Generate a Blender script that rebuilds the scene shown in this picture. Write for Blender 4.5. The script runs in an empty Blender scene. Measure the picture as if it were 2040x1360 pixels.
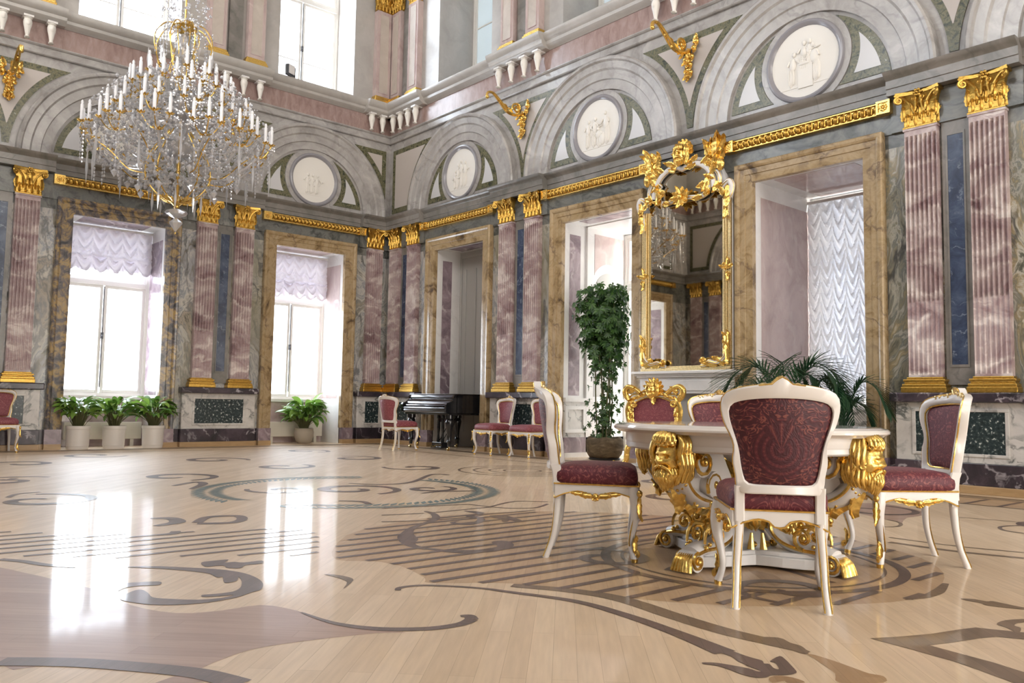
import bpy, bmesh, math, random
from math import sin, cos, pi, sqrt, radians, atan2
from mathutils import Vector, Matrix
RN = random.Random(11)
scene = bpy.context.scene
COL = scene.collection
X_ROOM, Y_ROOM, Z_ROOM = 20.3, 11.27, 11.6

# ------------------------------------------------------------------ mesh builder
class MB:
    def __init__(s, xf=None):
        s.v = []; s.f = []; s.m = []; s.xf = xf; s.mi = 0
    def add(s, vs, fs):
        n = len(s.v)
        if s.xf: vs = [s.xf(p) for p in vs]
        s.v.extend([tuple(p) for p in vs])
        for f in fs:
            s.f.append([i + n for i in f]); s.m.append(s.mi)
    def box(s, x0, x1, y0, y1, z0, z1):
        s.add([(x0,y0,z0),(x1,y0,z0),(x1,y1,z0),(x0,y1,z0),(x0,y0,z1),(x1,y0,z1),(x1,y1,z1),(x0,y1,z1)],
              [(0,3,2,1),(4,5,6,7),(0,1,5,4),(1,2,6,5),(2,3,7,6),(3,0,4,7)])
    def prism(s, poly, y0, y1):
        """polygon in (x, z), extruded along y"""
        n = len(poly)
        s.add([(x,y0,z) for x,z in poly] + [(x,y1,z) for x,z in poly],
              [list(range(n)), list(range(2*n-1, n-1, -1))] + [(i,(i+1)%n,(i+1)%n+n,i+n) for i in range(n)])
    def slab(s, poly, z0, z1):
        """polygon in (x, y), extruded along z"""
        n = len(poly)
        s.add([(x,y,z0) for x,y in poly] + [(x,y,z1) for x,y in poly],
              [list(range(n)), list(range(2*n-1, n-1, -1))] + [(i,(i+1)%n,(i+1)%n+n,i+n) for i in range(n)])
    def loft(s, rings, closed=True, caps=True):
        n = len(rings[0]); vs = [p for r in rings for p in r]; fs = []
        for k in range(len(rings)-1):
            for i in range(n if closed else n-1):
                j = (i+1) % n
                fs.append((k*n+i, k*n+j, (k+1)*n+j, (k+1)*n+i))
        if caps and closed:
            fs.append(list(range(n-1,-1,-1))); fs.append([(len(rings)-1)*n+i for i in range(n)])
        s.add(vs, fs)
    def grid(s, rows):
        s.loft(rows, closed=False, caps=False)
    def tube(s, pts, r, n=6, flat=1.0, up=None, caps=True):
        pts = [Vector(p) for p in pts]; m = len(pts)
        if not isinstance(r, (list, tuple)): r = [r]*m
        elif len(r) != m:
            r = [lerp_list(r, i/(m-1)) for i in range(m)]
        rings = []; prev = None
        for i in range(m):
            t = (pts[min(i+1,m-1)] - pts[max(i-1,0)])
            if t.length < 1e-9: t = Vector((0,0,1))
            t.normalize()
            if prev is None:
                u = Vector(up) if up else (Vector((0,0,1)) if abs(t.z) < .9 else Vector((1,0,0)))
            else: u = prev
            u = u - t*u.dot(t)
            if u.length < 1e-6: u = t.orthogonal()
            u.normalize(); w = t.cross(u); prev = u
            rings.append([pts[i] + u*(r[i]*cos(2*pi*k/n)) + w*(r[i]*flat*sin(2*pi*k/n)) for k in range(n)])
        s.loft(rings, True, caps)
    def lathe(s, prof, n=24, c=(0,0,0), a0=0, a1=2*pi, sx=1, sy=1):
        full = abs(a1-a0-2*pi) < 1e-6; cnt = n if full else n+1
        vs = []; fs = []; m = len(prof)
        for k in range(cnt):
            a = a0 + (a1-a0)*k/n
            for r,z in prof: vs.append((c[0]+r*cos(a)*sx, c[1]+r*sin(a)*sy, c[2]+z))
        for k in range(n):
            k2 = (k+1) % cnt
            for i in range(m-1): fs.append((k*m+i, k2*m+i, k2*m+i+1, k*m+i+1))
        s.add(vs, fs)
    def ell(s, c, r, n=8, m=6, rot=None):
        if not isinstance(r, (list, tuple)): r = (r,r,r)
        vs = []; c = Vector(c)
        def P(x,y,z):
            v = Vector((x*r[0],y*r[1],z*r[2]))
            if rot is not None: v = rot @ v
            return c+v
        vs.append(P(0,0,-1))
        for j in range(1,m):
            b = -pi/2 + pi*j/m
            for i in range(n):
                a = 2*pi*i/n; vs.append(P(cos(a)*cos(b), sin(a)*cos(b), sin(b)))
        vs.append(P(0,0,1)); fs = []
        for i in range(n):
            fs.append((0, 1+(i+1)%n, 1+i))
            for j in range(m-2):
                fs.append((1+j*n+i, 1+j*n+(i+1)%n, 1+(j+1)*n+(i+1)%n, 1+(j+1)*n+i))
            fs.append((1+(m-2)*n+i, 1+(m-2)*n+(i+1)%n, len(vs)-1))
        s.add(vs, fs)
    def spiral(s, c, r0, r1, turns, rad, ax=(1,0,0), ay=(0,0,1), a0=0.0, n=5, steps=None, hand=1, rise=None, flat=1.0):
        c = Vector(c); ax = Vector(ax); ay = Vector(ay); steps = steps or max(8, int(turns*12)); pts = []
        az = ax.cross(ay)
        for i in range(steps+1):
            t = i/steps; a = a0 + hand*2*pi*turns*t; r = r0*(1-t)**1.0 + r1*t
            p = c + ax*(r*cos(a)) + ay*(r*sin(a))
            if rise: p = p + az*(rise*t)
            pts.append(p)
        s.tube(pts, rad, n, flat, up=az)
        return pts
    def leaf(s, base, d, nrm, length, width, curl=0.6, lobes=4, thick=None, bend=0.25):
        """acanthus leaf: lobed, ribbed, tip curling towards nrm"""
        base = Vector(base); d = Vector(d).normalized(); nrm = Vector(nrm)
        nrm = (nrm - d*nrm.dot(d)).normalized(); sd = d.cross(nrm)
        N = lobes*3; W = 5; rows = []; back = []
        thick = thick or width*.09
        pos = base.copy(); ang = 0.0; step = length/N
        for i in range(N+1):
            t = i/N
            env = (sin(pi*min(1,t*.92+.12))**.7)*(.72+.28*(1 if i % 3 == 1 else (.55 if i % 3 == 2 else .1)))
            w = width*.5*max(.06, env if t < .97 else .08)
            ang = curl*2.6*max(0, t-.45)**1.5*2.0 - bend*(1-t)*.4
            dd = d*cos(ang) + nrm*sin(ang); nn = nrm*cos(ang) - d*sin(ang)
            row = []
            for k in range(W):
                u = -1 + 2*k/(W-1)
                h = (.16*(1-abs(u)) + (.10 if k == 2 else 0) - .07*(k in (1,3)))*width
                row.append(pos + sd*(w*u) + nn*h)
            rows.append(row); back.append([p - nn*thick - nn*0 for p in row])
            pos = pos + dd*step
        ring = [r + b[::-1] for r,b in zip(rows, back)]
        s.loft(ring, True, True)
    def ringstrip(s, loops, closed_last=False):
        """concentric loops (same count), joined; last loop optionally filled"""
        n = len(loops[0]); vs = [p for l in loops for p in l]; fs = []
        for k in range(len(loops)-1):
            for i in range(n):
                j = (i+1) % n; fs.append((k*n+i, k*n+j, (k+1)*n+j, (k+1)*n+i))
        if closed_last: fs.append([(len(loops)-1)*n+i for i in range(n)])
        s.add(vs, fs)
    def build(s, name, mats, parent=None, smooth=None, weld=False, bevel=0, loc=None):
        me = bpy.data.meshes.new(name)
        me.from_pydata(s.v, [], s.f)
        mats = mats if isinstance(mats, (list, tuple)) else [mats]
        for m in mats: me.materials.append(m)
        if len(mats) > 1: me.polygons.foreach_set('material_index', s.m)
        bm = bmesh.new(); bm.from_mesh(me)
        if weld: bmesh.ops.remove_doubles(bm, verts=bm.verts, dist=weld if weld is not True else 1e-5)
        bmesh.ops.recalc_face_normals(bm, faces=bm.faces)
        if smooth is not None:
            lim = radians(smooth)
            for f in bm.faces: f.smooth = True
            for e in bm.edges:
                if len(e.link_faces) == 2 and e.calc_face_angle(9) > lim: e.smooth = False
        bm.to_mesh(me); bm.free()
        o = bpy.data.objects.new(name, me); COL.objects.link(o)
        if parent: o.parent = parent
        if loc: o.location = loc
        if bevel:
            b = o.modifiers.new('bevel', 'BEVEL'); b.width = bevel; b.segments = 2; b.limit_method = 'ANGLE'
        return o

def lerp_list(l, t):
    x = t*(len(l)-1); i = min(int(x), len(l)-2); f = x-i
    return l[i]*(1-f) + l[i+1]*f
def catmull(pts, sub=6, closed=False):
    pts = [Vector(p) for p in pts]; n = len(pts); out = []
    rng = n if closed else n-1
    for i in range(rng):
        if closed: p0,p1,p2,p3 = pts[(i-1)%n],pts[i],pts[(i+1)%n],pts[(i+2)%n]
        else: p0,p1,p2,p3 = pts[max(i-1,0)],pts[i],pts[i+1],pts[min(i+2,n-1)]
        for k in range(sub):
            t = k/sub
            out.append(.5*((2*p1)+(p2-p0)*t+(2*p0-5*p1+4*p2-p3)*t*t+(3*p1-p0-3*p2+p3)*t**3))
    if not closed: out.append(pts[-1])
    return out

def tag(o, label=None, cat=None, group=None, kind=None):
    if label: o['label'] = label
    if cat: o['category'] = cat
    if group: o['group'] = group
    if kind: o['kind'] = kind
    return o
def thing(name, label, cat, loc=(0,0,0), rotz=0.0, group=None, kind=None):
    o = bpy.data.objects.new(name, None); COL.objects.link(o)
    o.empty_display_size = .1
    o.location = loc; o.rotation_euler = (0,0,rotz)
    return tag(o, label, cat, group, kind)
def dup(root, loc, rotz, label=None, group=None, scale=None):
    def cp(o, par):
        c = o.copy(); COL.objects.link(c)
        if par: c.parent = par
        for ch in KIDS(o): cp(ch, c)
        return c
    r = cp(root, None); r.location = loc; r.rotation_euler = (0,0,rotz)
    if scale: r.scale = scale
    if label: r['label'] = label
    if group: r['group'] = group
    return r
def KIDS(o):
    return [c for c in bpy.data.objects if c.parent == o]

# wall frames: (s along the wall from the far corner, d into the room, z)
WALLS = {
 'right': (lambda s,d,z: (s,-d,z), 0.0),
 'left':  (lambda s,d,z: (d,-s,z), pi/2),
 'front': (lambda s,d,z: (s,-Y_ROOM+d,z), pi),
 'back':  (lambda s,d,z: (X_ROOM-d,-s,z), -pi/2)}
def wxf(w):
    f = WALLS[w][0]
    return lambda p: f(p[0],p[1],p[2])
def on_wall(w, s, d, z): return WALLS[w][0](s,d,z)
def wrot(w): return WALLS[w][1]

# ------------------------------------------------------------------ materials
def mat(name):
    m = bpy.data.materials.new(name); m.use_nodes = True
    nt = m.node_tree; b = nt.nodes['Principled BSDF']
    return m, nt, b
def N(nt, t, **kw):
    n = nt.nodes.new(t)
    for k,v in kw.items():
        if k.startswith('i_'):
            n.inputs[k[2:].replace('_',' ')].default_value = v
        else: setattr(n, k, v)
    return n
def ramp(nt, stops, interp='LINEAR'):
    r = nt.nodes.new('ShaderNodeValToRGB'); cr = r.color_ramp; cr.interpolation = interp
    while len(cr.elements) < len(stops): cr.elements.new(.5)
    for e,(p,c) in zip(cr.elements, stops): e.position = p; e.color = (c[0],c[1],c[2],1)
    return r
def plain(name, col, rough=.5, metal=0, spec=.5, coat=0, sheen=0, bump=0, bscale=60):
    m, nt, b = mat(name)
    b.inputs['Base Color'].default_value = (*col,1); b.inputs['Roughness'].default_value = rough
    b.inputs['Metallic'].default_value = metal; b.inputs['Specular IOR Level'].default_value = spec
    if coat: b.inputs['Coat Weight'].default_value = coat; b.inputs['Coat Roughness'].default_value = .08
    if sheen: b.inputs['Sheen Weight'].default_value = sheen; b.inputs['Sheen Roughness'].default_value = .4
    if bump:
        g = N(nt,'ShaderNodeTexCoord'); no = N(nt,'ShaderNodeTexNoise'); no.inputs['Scale'].default_value = bscale
        nt.links.new(g.outputs['Object'], no.inputs['Vector'])
        bp = N(nt,'ShaderNodeBump'); bp.inputs['Strength'].default_value = bump; bp.inputs['Distance'].default_value = .01
        nt.links.new(no.outputs['Fac'], bp.inputs['Height']); nt.links.new(bp.outputs['Normal'], b.inputs['Normal'])
    return m
def marble(name, stops, veins=None, scale=1.0, warp=.5, wscale=1.2, vscale=1.0, vwidth=.06, vdist=6.0, rough=.25, stretch=(1,1,1), second=None, rot=(0,0,0), vdir='DIAGONAL', vamt=.85, detail=9):
    """swirled stone: warped noise through a ramp, long drawn out veins; in coordinates of the place"""
    m, nt, b = mat(name); L = nt.links.new
    g = N(nt,'ShaderNodeNewGeometry'); mp = N(nt,'ShaderNodeMapping'); mp.inputs['Scale'].default_value = stretch
    mp.inputs['Rotation'].default_value = rot
    L(g.outputs['Position'], mp.inputs['Vector'])
    wn = N(nt,'ShaderNodeTexNoise'); wn.inputs['Scale'].default_value = wscale; wn.inputs['Detail'].default_value = 4
    L(mp.outputs['Vector'], wn.inputs['Vector'])
    ws = N(nt,'ShaderNodeVectorMath', operation='SCALE'); ws.inputs['Scale'].default_value = warp*2; L(wn.outputs['Color'], ws.inputs[0])
    wa = N(nt,'ShaderNodeVectorMath', operation='ADD'); L(mp.outputs['Vector'], wa.inputs[0]); L(ws.outputs[0], wa.inputs[1]); V = wa.outputs[0]
    n1 = N(nt,'ShaderNodeTexNoise'); n1.inputs['Scale'].default_value = scale; n1.inputs['Detail'].default_value = detail
    n1.inputs['Roughness'].default_value = .65; n1.inputs['Distortion'].default_value = .6
    L(V, n1.inputs['Vector'])
    r1 = ramp(nt, stops); L(n1.outputs['Fac'], r1.inputs['Fac']); out = r1.outputs['Color']
    if second:
        n3 = N(nt,'ShaderNodeTexNoise'); n3.inputs['Scale'].default_value = second[0]; n3.inputs['Detail'].default_value = 5
        n3.inputs['Distortion'].default_value = 1.0
        L(V, n3.inputs['Vector'])
        r3 = ramp(nt, [(second[1],(0,0,0)),(second[2],(1,1,1))]); L(n3.outputs['Fac'], r3.inputs['Fac'])
        mx = N(nt,'ShaderNodeMixRGB'); mx.inputs['Color2'].default_value = (*second[3],1)
        L(r3.outputs['Color'], mx.inputs['Fac']); L(out, mx.inputs['Color1']); out = mx.outputs['Color']
    if veins:
        wv = N(nt,'ShaderNodeTexWave', wave_type='BANDS', bands_direction=vdir); wv.inputs['Scale'].default_value = vscale; wv.inputs['Distortion'].default_value = vdist
        wv.inputs['Detail'].default_value = 5; wv.inputs['Detail Scale'].default_value = 1.3; wv.inputs['Detail Roughness'].default_value = .62
        L(V, wv.inputs['Vector'])
        r2 = ramp(nt, [(1-vwidth*2.2,(0,0,0)),(1-vwidth*.8,(.35,.35,.35)),(1.0,(1,1,1))]); L(wv.outputs['Fac'], r2.inputs['Fac'])
        mk = N(nt,'ShaderNodeTexNoise'); mk.inputs['Scale'].default_value = scale*1.7; mk.inputs['Detail'].default_value = 3; L(V, mk.inputs['Vector'])
        mr_ = ramp(nt, [(.38,(0,0,0)),(.62,(vamt,vamt,vamt))]); L(mk.outputs['Fac'], mr_.inputs['Fac'])
        mm = N(nt,'ShaderNodeMath', operation='MULTIPLY'); L(r2.outputs['Color'], mm.inputs[0]); L(mr_.outputs['Color'], mm.inputs[1])
        mx = N(nt,'ShaderNodeMixRGB'); mx.inputs['Color2'].default_value = (*veins,1)
        L(mm.outputs[0], mx.inputs['Fac']); L(out, mx.inputs['Color1']); out = mx.outputs['Color']
    L(out, b.inputs['Base Color']); b.inputs['Roughness'].default_value = rough
    return m

M = {}
M['wall'] = marble('veined_grey_marble', [(.36,(.05,.05,.045)),(.40,(.20,.18,.14)),(.44,(.33,.335,.35)),(.48,(.53,.51,.485)),(.505,(.24,.265,.29)),(.53,(.42,.42,.42)),(.555,(.56,.53,.47)),(.59,(.19,.19,.19)),(.63,(.40,.35,.28)),(.68,(.11,.10,.085))],
    veins=(.10,.10,.10), scale=1.5, warp=.5, wscale=1.1, vscale=1.3, vwidth=.10, vdist=11, rough=.22, stretch=(1.0,1.0,.5), second=(.28,.50,.70,(.27,.25,.17)), rot=(.6,.5,.0))
M['wall_green'] = marble('green_brown_marble', [(.34,(.035,.04,.035)),(.40,(.12,.12,.095)),(.44,(.24,.225,.17)),(.47,(.14,.15,.14)),(.50,(.36,.35,.30)),(.525,(.17,.17,.14)),(.555,(.28,.235,.14)),(.59,(.46,.44,.38)),(.63,(.13,.13,.10)),(.69,(.055,.06,.05))],
    veins=(.05,.05,.05), scale=1.7, warp=.5, wscale=1.2, vscale=1.3, vwidth=.12, vdist=11, rough=.2, stretch=(1.0,1.0,.45), rot=(.9,.5,.0))
M['band'] = marble('dark_green_grey_marble', [(.34,(.05,.055,.05)),(.44,(.125,.13,.12)),(.52,(.19,.19,.175)),(.60,(.14,.15,.145)),(.68,(.26,.26,.24))], veins=(.06,.06,.06), scale=2.2, warp=.5, vscale=1.2, vwidth=.10, vdist=10, rough=.24, stretch=(.7,1,1))
M['grey'] = marble('dark_grey_marble', [(.33,(.13,.125,.115)),(.45,(.19,.18,.165)),(.55,(.23,.215,.20)),(.68,(.29,.27,.25))], veins=(.10,.095,.09), scale=1.6, vwidth=.05, rough=.28, vamt=.5)
M['light'] = marble('pale_grey_marble', [(.33,(.28,.265,.255)),(.45,(.355,.34,.33)),(.55,(.40,.385,.375)),(.68,(.48,.46,.45))], veins=(.24,.23,.225), scale=2.6, vscale=1.0, vwidth=.05, rough=.2, vamt=.6)
M['lunette'] = plain('smooth_white_marble', (.56,.56,.575), .2)
M['spandrel'] = plain('pinkish_beige_marble', (.50,.455,.425), .2)
M['white_stone'] = marble('white_marble', [(.3,(.66,.65,.64)),(.6,(.76,.75,.74))], veins=(.58,.57,.56), scale=1.3, vwidth=.03, rough=.2, vamt=.4)
M['green'] = marble('green_serpentine', [(.34,(.022,.028,.02)),(.44,(.075,.08,.04)),(.52,(.18,.165,.09)),(.60,(.06,.07,.04)),(.67,(.23,.22,.14)),(.74,(.50,.49,.42))], scale=15, warp=.12, wscale=5, rough=.25, detail=4)
M['pink'] = marble('rose_marble', [(.32,(.16,.095,.105)),(.41,(.29,.195,.20)),(.49,(.385,.29,.29)),(.56,(.43,.335,.33)),(.61,(.58,.50,.485)),(.68,(.68,.625,.60))], veins=(.72,.65,.62), scale=2.0, warp=.35, wscale=1.8, vscale=.9, vwidth=.26, vdist=9, rough=.3, stretch=(1,1,1.25), vdir='Z', vamt=.9, rot=(.25,.3,0))
M['pink_plain'] = marble('soft_pink_marble', [(.3,(.40,.30,.29)),(.5,(.50,.40,.385)),(.7,(.57,.47,.45))], veins=(.62,.54,.52), scale=2.5, rough=.11, stretch=(1,1,.6), vwidth=.08, vamt=.5)
M['frieze'] = marble('pink_frieze_marble', [(.3,(.25,.165,.15)),(.5,(.335,.235,.215)),(.7,(.41,.31,.285))], scale=9, warp=.1, rough=.22, stretch=(1,1,.4))
M['purple'] = marble('dark_purple_marble', [(.3,(.018,.016,.02)),(.5,(.042,.032,.042)),(.65,(.085,.062,.08))], veins=(.46,.42,.45), scale=2.0, warp=.5, vscale=1.3, vwidth=.05, vdist=10, rough=.2)
M['violet'] = marble('violet_marble', [(.3,(.11,.08,.10)),(.45,(.22,.165,.19)),(.56,(.31,.24,.27)),(.66,(.42,.35,.36))], veins=(.52,.45,.46), scale=1.8, warp=.7, vscale=1.1, vwidth=.09, rough=.22)
M['yellow'] = marble('yellow_marble', [(.32,(.09,.06,.035)),(.39,(.235,.16,.08)),(.46,(.355,.255,.135)),(.54,(.43,.325,.195)),(.61,(.34,.245,.13)),(.68,(.47,.37,.24))], veins=(.16,.11,.075), scale=2.4, warp=.4, vscale=1.1, vwidth=.06, vdist=10, rough=.22, vamt=.8)
M['dark_yellow'] = marble('brown_breccia_marble', [(.36,(.05,.05,.055)),(.46,(.13,.115,.115)),(.52,(.24,.18,.12)),(.58,(.40,.28,.12)),(.66,(.30,.24,.17))], veins=(.08,.07,.075), scale=5.5, warp=.15, vscale=2.2, vwidth=.08, rough=.22, detail=5)
M['panel'] = marble('white_veined_marble', [(.3,(.34,.33,.32)),(.42,(.54,.52,.50)),(.62,(.64,.62,.59))], veins=(.07,.08,.075), scale=2.6, warp=.5, vscale=1.8, vwidth=.16, vdist=12, rough=.22)
M['beige'] = marble('beige_marble', [(.3,(.42,.37,.325)),(.5,(.49,.435,.385)),(.7,(.55,.49,.44))], scale=2.2, rough=.3)
M['upper_grey'] = marble('upper_grey_marble', [(.3,(.37,.355,.335)),(.7,(.48,.46,.44))], scale=1.6, rough=.25)
M['lapis'] = marble('blue_lapis', [(.3,(.022,.03,.06)),(.5,(.045,.065,.12)),(.66,(.09,.12,.19))], veins=(.25,.30,.38), scale=4, warp=.3, vscale=2.2, vwidth=.03, vdist=12, rough=.25, vamt=.7)
def spots():
    m, nt, b = mat('black_porphyry'); L = nt.links.new
    g = N(nt,'ShaderNodeNewGeometry'); n = N(nt,'ShaderNodeTexNoise'); n.inputs['Scale'].default_value = 26; n.inputs['Detail'].default_value = 2.5; n.inputs['Roughness'].default_value = .6
    L(g.outputs['Position'], n.inputs['Vector'])
    r = ramp(nt, [(.25,(.010,.016,.018)),(.52,(.026,.042,.046)),(.60,(.05,.075,.075)),(.645,(.32,.36,.35)),(.68,(.66,.68,.65))]); L(n.outputs['Fac'], r.inputs['Fac'])
    L(r.outputs['Color'], b.inputs['Base Color']); b.inputs['Roughness'].default_value = .2
    return m
M['porphyry'] = spots()
def gold(name, col, rough, bump=.25):
    m, nt, b = mat(name); L = nt.links.new
    g = N(nt,'ShaderNodeTexCoord'); n = N(nt,'ShaderNodeTexNoise'); n.inputs['Scale'].default_value = 45; n.inputs['Detail'].default_value = 3
    L(g.outputs['Object'], n.inputs['Vector'])
    r = ramp(nt, [(.3,tuple(c*.72 for c in col)),(.6,col)]); L(n.outputs['Fac'], r.inputs['Fac']); L(r.outputs['Color'], b.inputs['Base Color'])
    b.inputs['Metallic'].default_value = .92; b.inputs['Roughness'].default_value = rough
    bp = N(nt,'ShaderNodeBump'); bp.inputs['Strength'].default_value = bump; bp.inputs['Distance'].default_value = .006
    L(n.outputs['Fac'], bp.inputs['Height']); L(bp.outputs['Normal'], b.inputs['Normal'])
    return m
M['gold'] = gold('gold_leaf', (.86,.57,.16), .27)
M['gold_dark'] = gold('aged_gold_leaf', (.60,.365,.08), .30, .6)
M['gold_pale'] = gold('pale_gold_leaf', (.90,.70,.36), .3)
M['white'] = plain('ivory_lacquer', (.75,.72,.70), .28, coat=.3)
M['white_cool'] = plain('white_paint', (.76,.75,.75), .35)
M['white_wood'] = plain('white_window_paint', (.78,.77,.74), .35)
M['plaster'] = plain('white_relief_plaster', (.78,.76,.72), .5)
M['ring'] = plain('grey_blue_marble_ring', (.26,.255,.28), .2)
M['black'] = plain('black_lacquer', (.008,.008,.01), .12, coat=.4)
M['black_metal'] = plain('black_metal', (.02,.02,.022), .4)
M['brass'] = plain('brass', (.75,.55,.25), .25, metal=1)
M['iron'] = plain('dark_grey_plastic', (.10,.105,.12), .5)
M['wood_skirt'] = marble('oak_skirting', [(.3,(.33,.21,.10)),(.7,(.47,.32,.17))], scale=3, warp=.2, rough=.3, stretch=(1,1,8))
M['radiator'] = plain('cream_radiator', (.62,.58,.50), .4)
M['pot'] = plain('white_ceramic', (.72,.68,.64), .3)
M['stone_pot'] = plain('rough_stone_pot', (.36,.31,.25), .8, bump=.6, bscale=25)
M['soil'] = plain('potting_soil', (.03,.022,.015), .95)
M['stem'] = plain('plant_stem', (.12,.12,.05), .6)
M['basket'] = marble('wrapped_bark_basket', [(.3,(.05,.035,.02)),(.55,(.14,.10,.055)),(.7,(.24,.18,.11))], scale=7, warp=.4, rough=.8, stretch=(1,1,2.5))
M['candle'] = plain('white_candle', (.90,.91,.95), .4)
M['mirror'] = plain('mirror_glass', (.62,.57,.48), .02, metal=1)
M['fire_dark'] = plain('hearth_grey', (.34,.33,.32), .7)  # one even grey for the hearth back
M['door_recess_grey'] = plain('grey_door_and_recess_shade', (.42,.415,.40), .45)  # door leaf grey, also the shade tone of the flat niche arch
def leafmat(name, c1, c2):
    m, nt, b = mat(name); L = nt.links.new
    oi = N(nt,'ShaderNodeNewGeometry'); r = ramp(nt, [(0,c1),(1,c2)])
    L(oi.outputs['Random Per Island'], r.inputs['Fac']); L(r.outputs['Color'], b.inputs['Base Color'])
    b.inputs['Roughness'].default_value = .32
    t = N(nt,'ShaderNodeBsdfTranslucent'); L(r.outputs['Color'], t.inputs['Color'])
    mx = N(nt,'ShaderNodeMixShader'); mx.inputs[0].default_value = .28
    o = nt.nodes['Material Output']; L(b.outputs[0], mx.inputs[1]); L(t.outputs[0], mx.inputs[2]); L(mx.outputs[0], o.inputs['Surface'])
    return m
M['lily'] = leafmat('glossy_lily_leaf', (.075,.18,.035), (.27,.44,.08))
M['tree_leaf'] = leafmat('dark_tree_leaf', (.02,.06,.018), (.075,.17,.035))
M['palm'] = leafmat('dark_palm_leaf', (.012,.045,.022), (.035,.10,.04))
def crystal():
    m, nt, b = mat('cut_crystal'); L = nt.links.new; o = nt.nodes['Material Output']
    nt.nodes.remove(b)
    t = N(nt,'ShaderNodeBsdfTransparent'); t.inputs['Color'].default_value = (.93,.93,.96,1)
    g = N(nt,'ShaderNodeBsdfGlossy'); g.inputs['Roughness'].default_value = .06; g.inputs['Color'].default_value = (1,1,1,1)
    rf = N(nt,'ShaderNodeBsdfRefraction'); rf.inputs['IOR'].default_value = 1.5; rf.inputs['Roughness'].default_value = .03
    f = N(nt,'ShaderNodeFresnel'); f.inputs['IOR'].default_value = 1.75
    m1 = N(nt,'ShaderNodeMixShader'); m1.inputs[0].default_value = .28; L(t.outputs[0], m1.inputs[1]); L(rf.outputs[0], m1.inputs[2])
    ma = N(nt,'ShaderNodeMath', operation='ADD'); ma.inputs[1].default_value = .16; L(f.outputs[0], ma.inputs[0])
    m2 = N(nt,'ShaderNodeMixShader'); L(ma.outputs[0], m2.inputs[0]); L(m1.outputs[0], m2.inputs[1]); L(g.outputs[0], m2.inputs[2])
    df = N(nt,'ShaderNodeBsdfDiffuse'); df.inputs['Color'].default_value = (.9,.9,.93,1)
    m3 = N(nt,'ShaderNodeMixShader'); m3.inputs[0].default_value = .34; L(m2.outputs[0], m3.inputs[1]); L(df.outputs[0], m3.inputs[2])
    L(m3.outputs[0], o.inputs['Surface'])
    return m
M['crystal'] = crystal()
def pane():
    m, nt, b = mat('clear_window_glass'); L = nt.links.new; o = nt.nodes['Material Output']; nt.nodes.remove(b)
    t = N(nt,'ShaderNodeBsdfTransparent'); t.inputs['Color'].default_value = (.97,.98,.99,1)
    g = N(nt,'ShaderNodeBsdfGlossy'); g.inputs['Roughness'].default_value = .01
    m2 = N(nt,'ShaderNodeMixShader'); m2.inputs[0].default_value = .06; L(t.outputs[0], m2.inputs[1]); L(g.outputs[0], m2.inputs[2])
    L(m2.outputs[0], o.inputs['Surface'])
    return m
M['pane'] = pane()
def curtain(name, col, tr):
    m, nt, b = mat(name); L = nt.links.new; o = nt.nodes['Material Output']
    b.inputs['Base Color'].default_value = (*col,1); b.inputs['Roughness'].default_value = .30; b.inputs['Specular IOR Level'].default_value = .7
    t = N(nt,'ShaderNodeBsdfTranslucent'); t.inputs['Color'].default_value = (*col,1)
    mx = N(nt,'ShaderNodeMixShader'); mx.inputs[0].default_value = tr
    L(b.outputs[0], mx.inputs[1]); L(t.outputs[0], mx.inputs[2]); L(mx.outputs[0], o.inputs['Surface'])
    return m
M['curtain'] = curtain('white_silk', (.70,.66,.71), .05)
M['blind'] = curtain('pale_blue_frosted_pane', (.72,.80,.85), .34)
M['curtain_blue'] = curtain('bluish_white_silk', (.78,.80,.85), .16)

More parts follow.
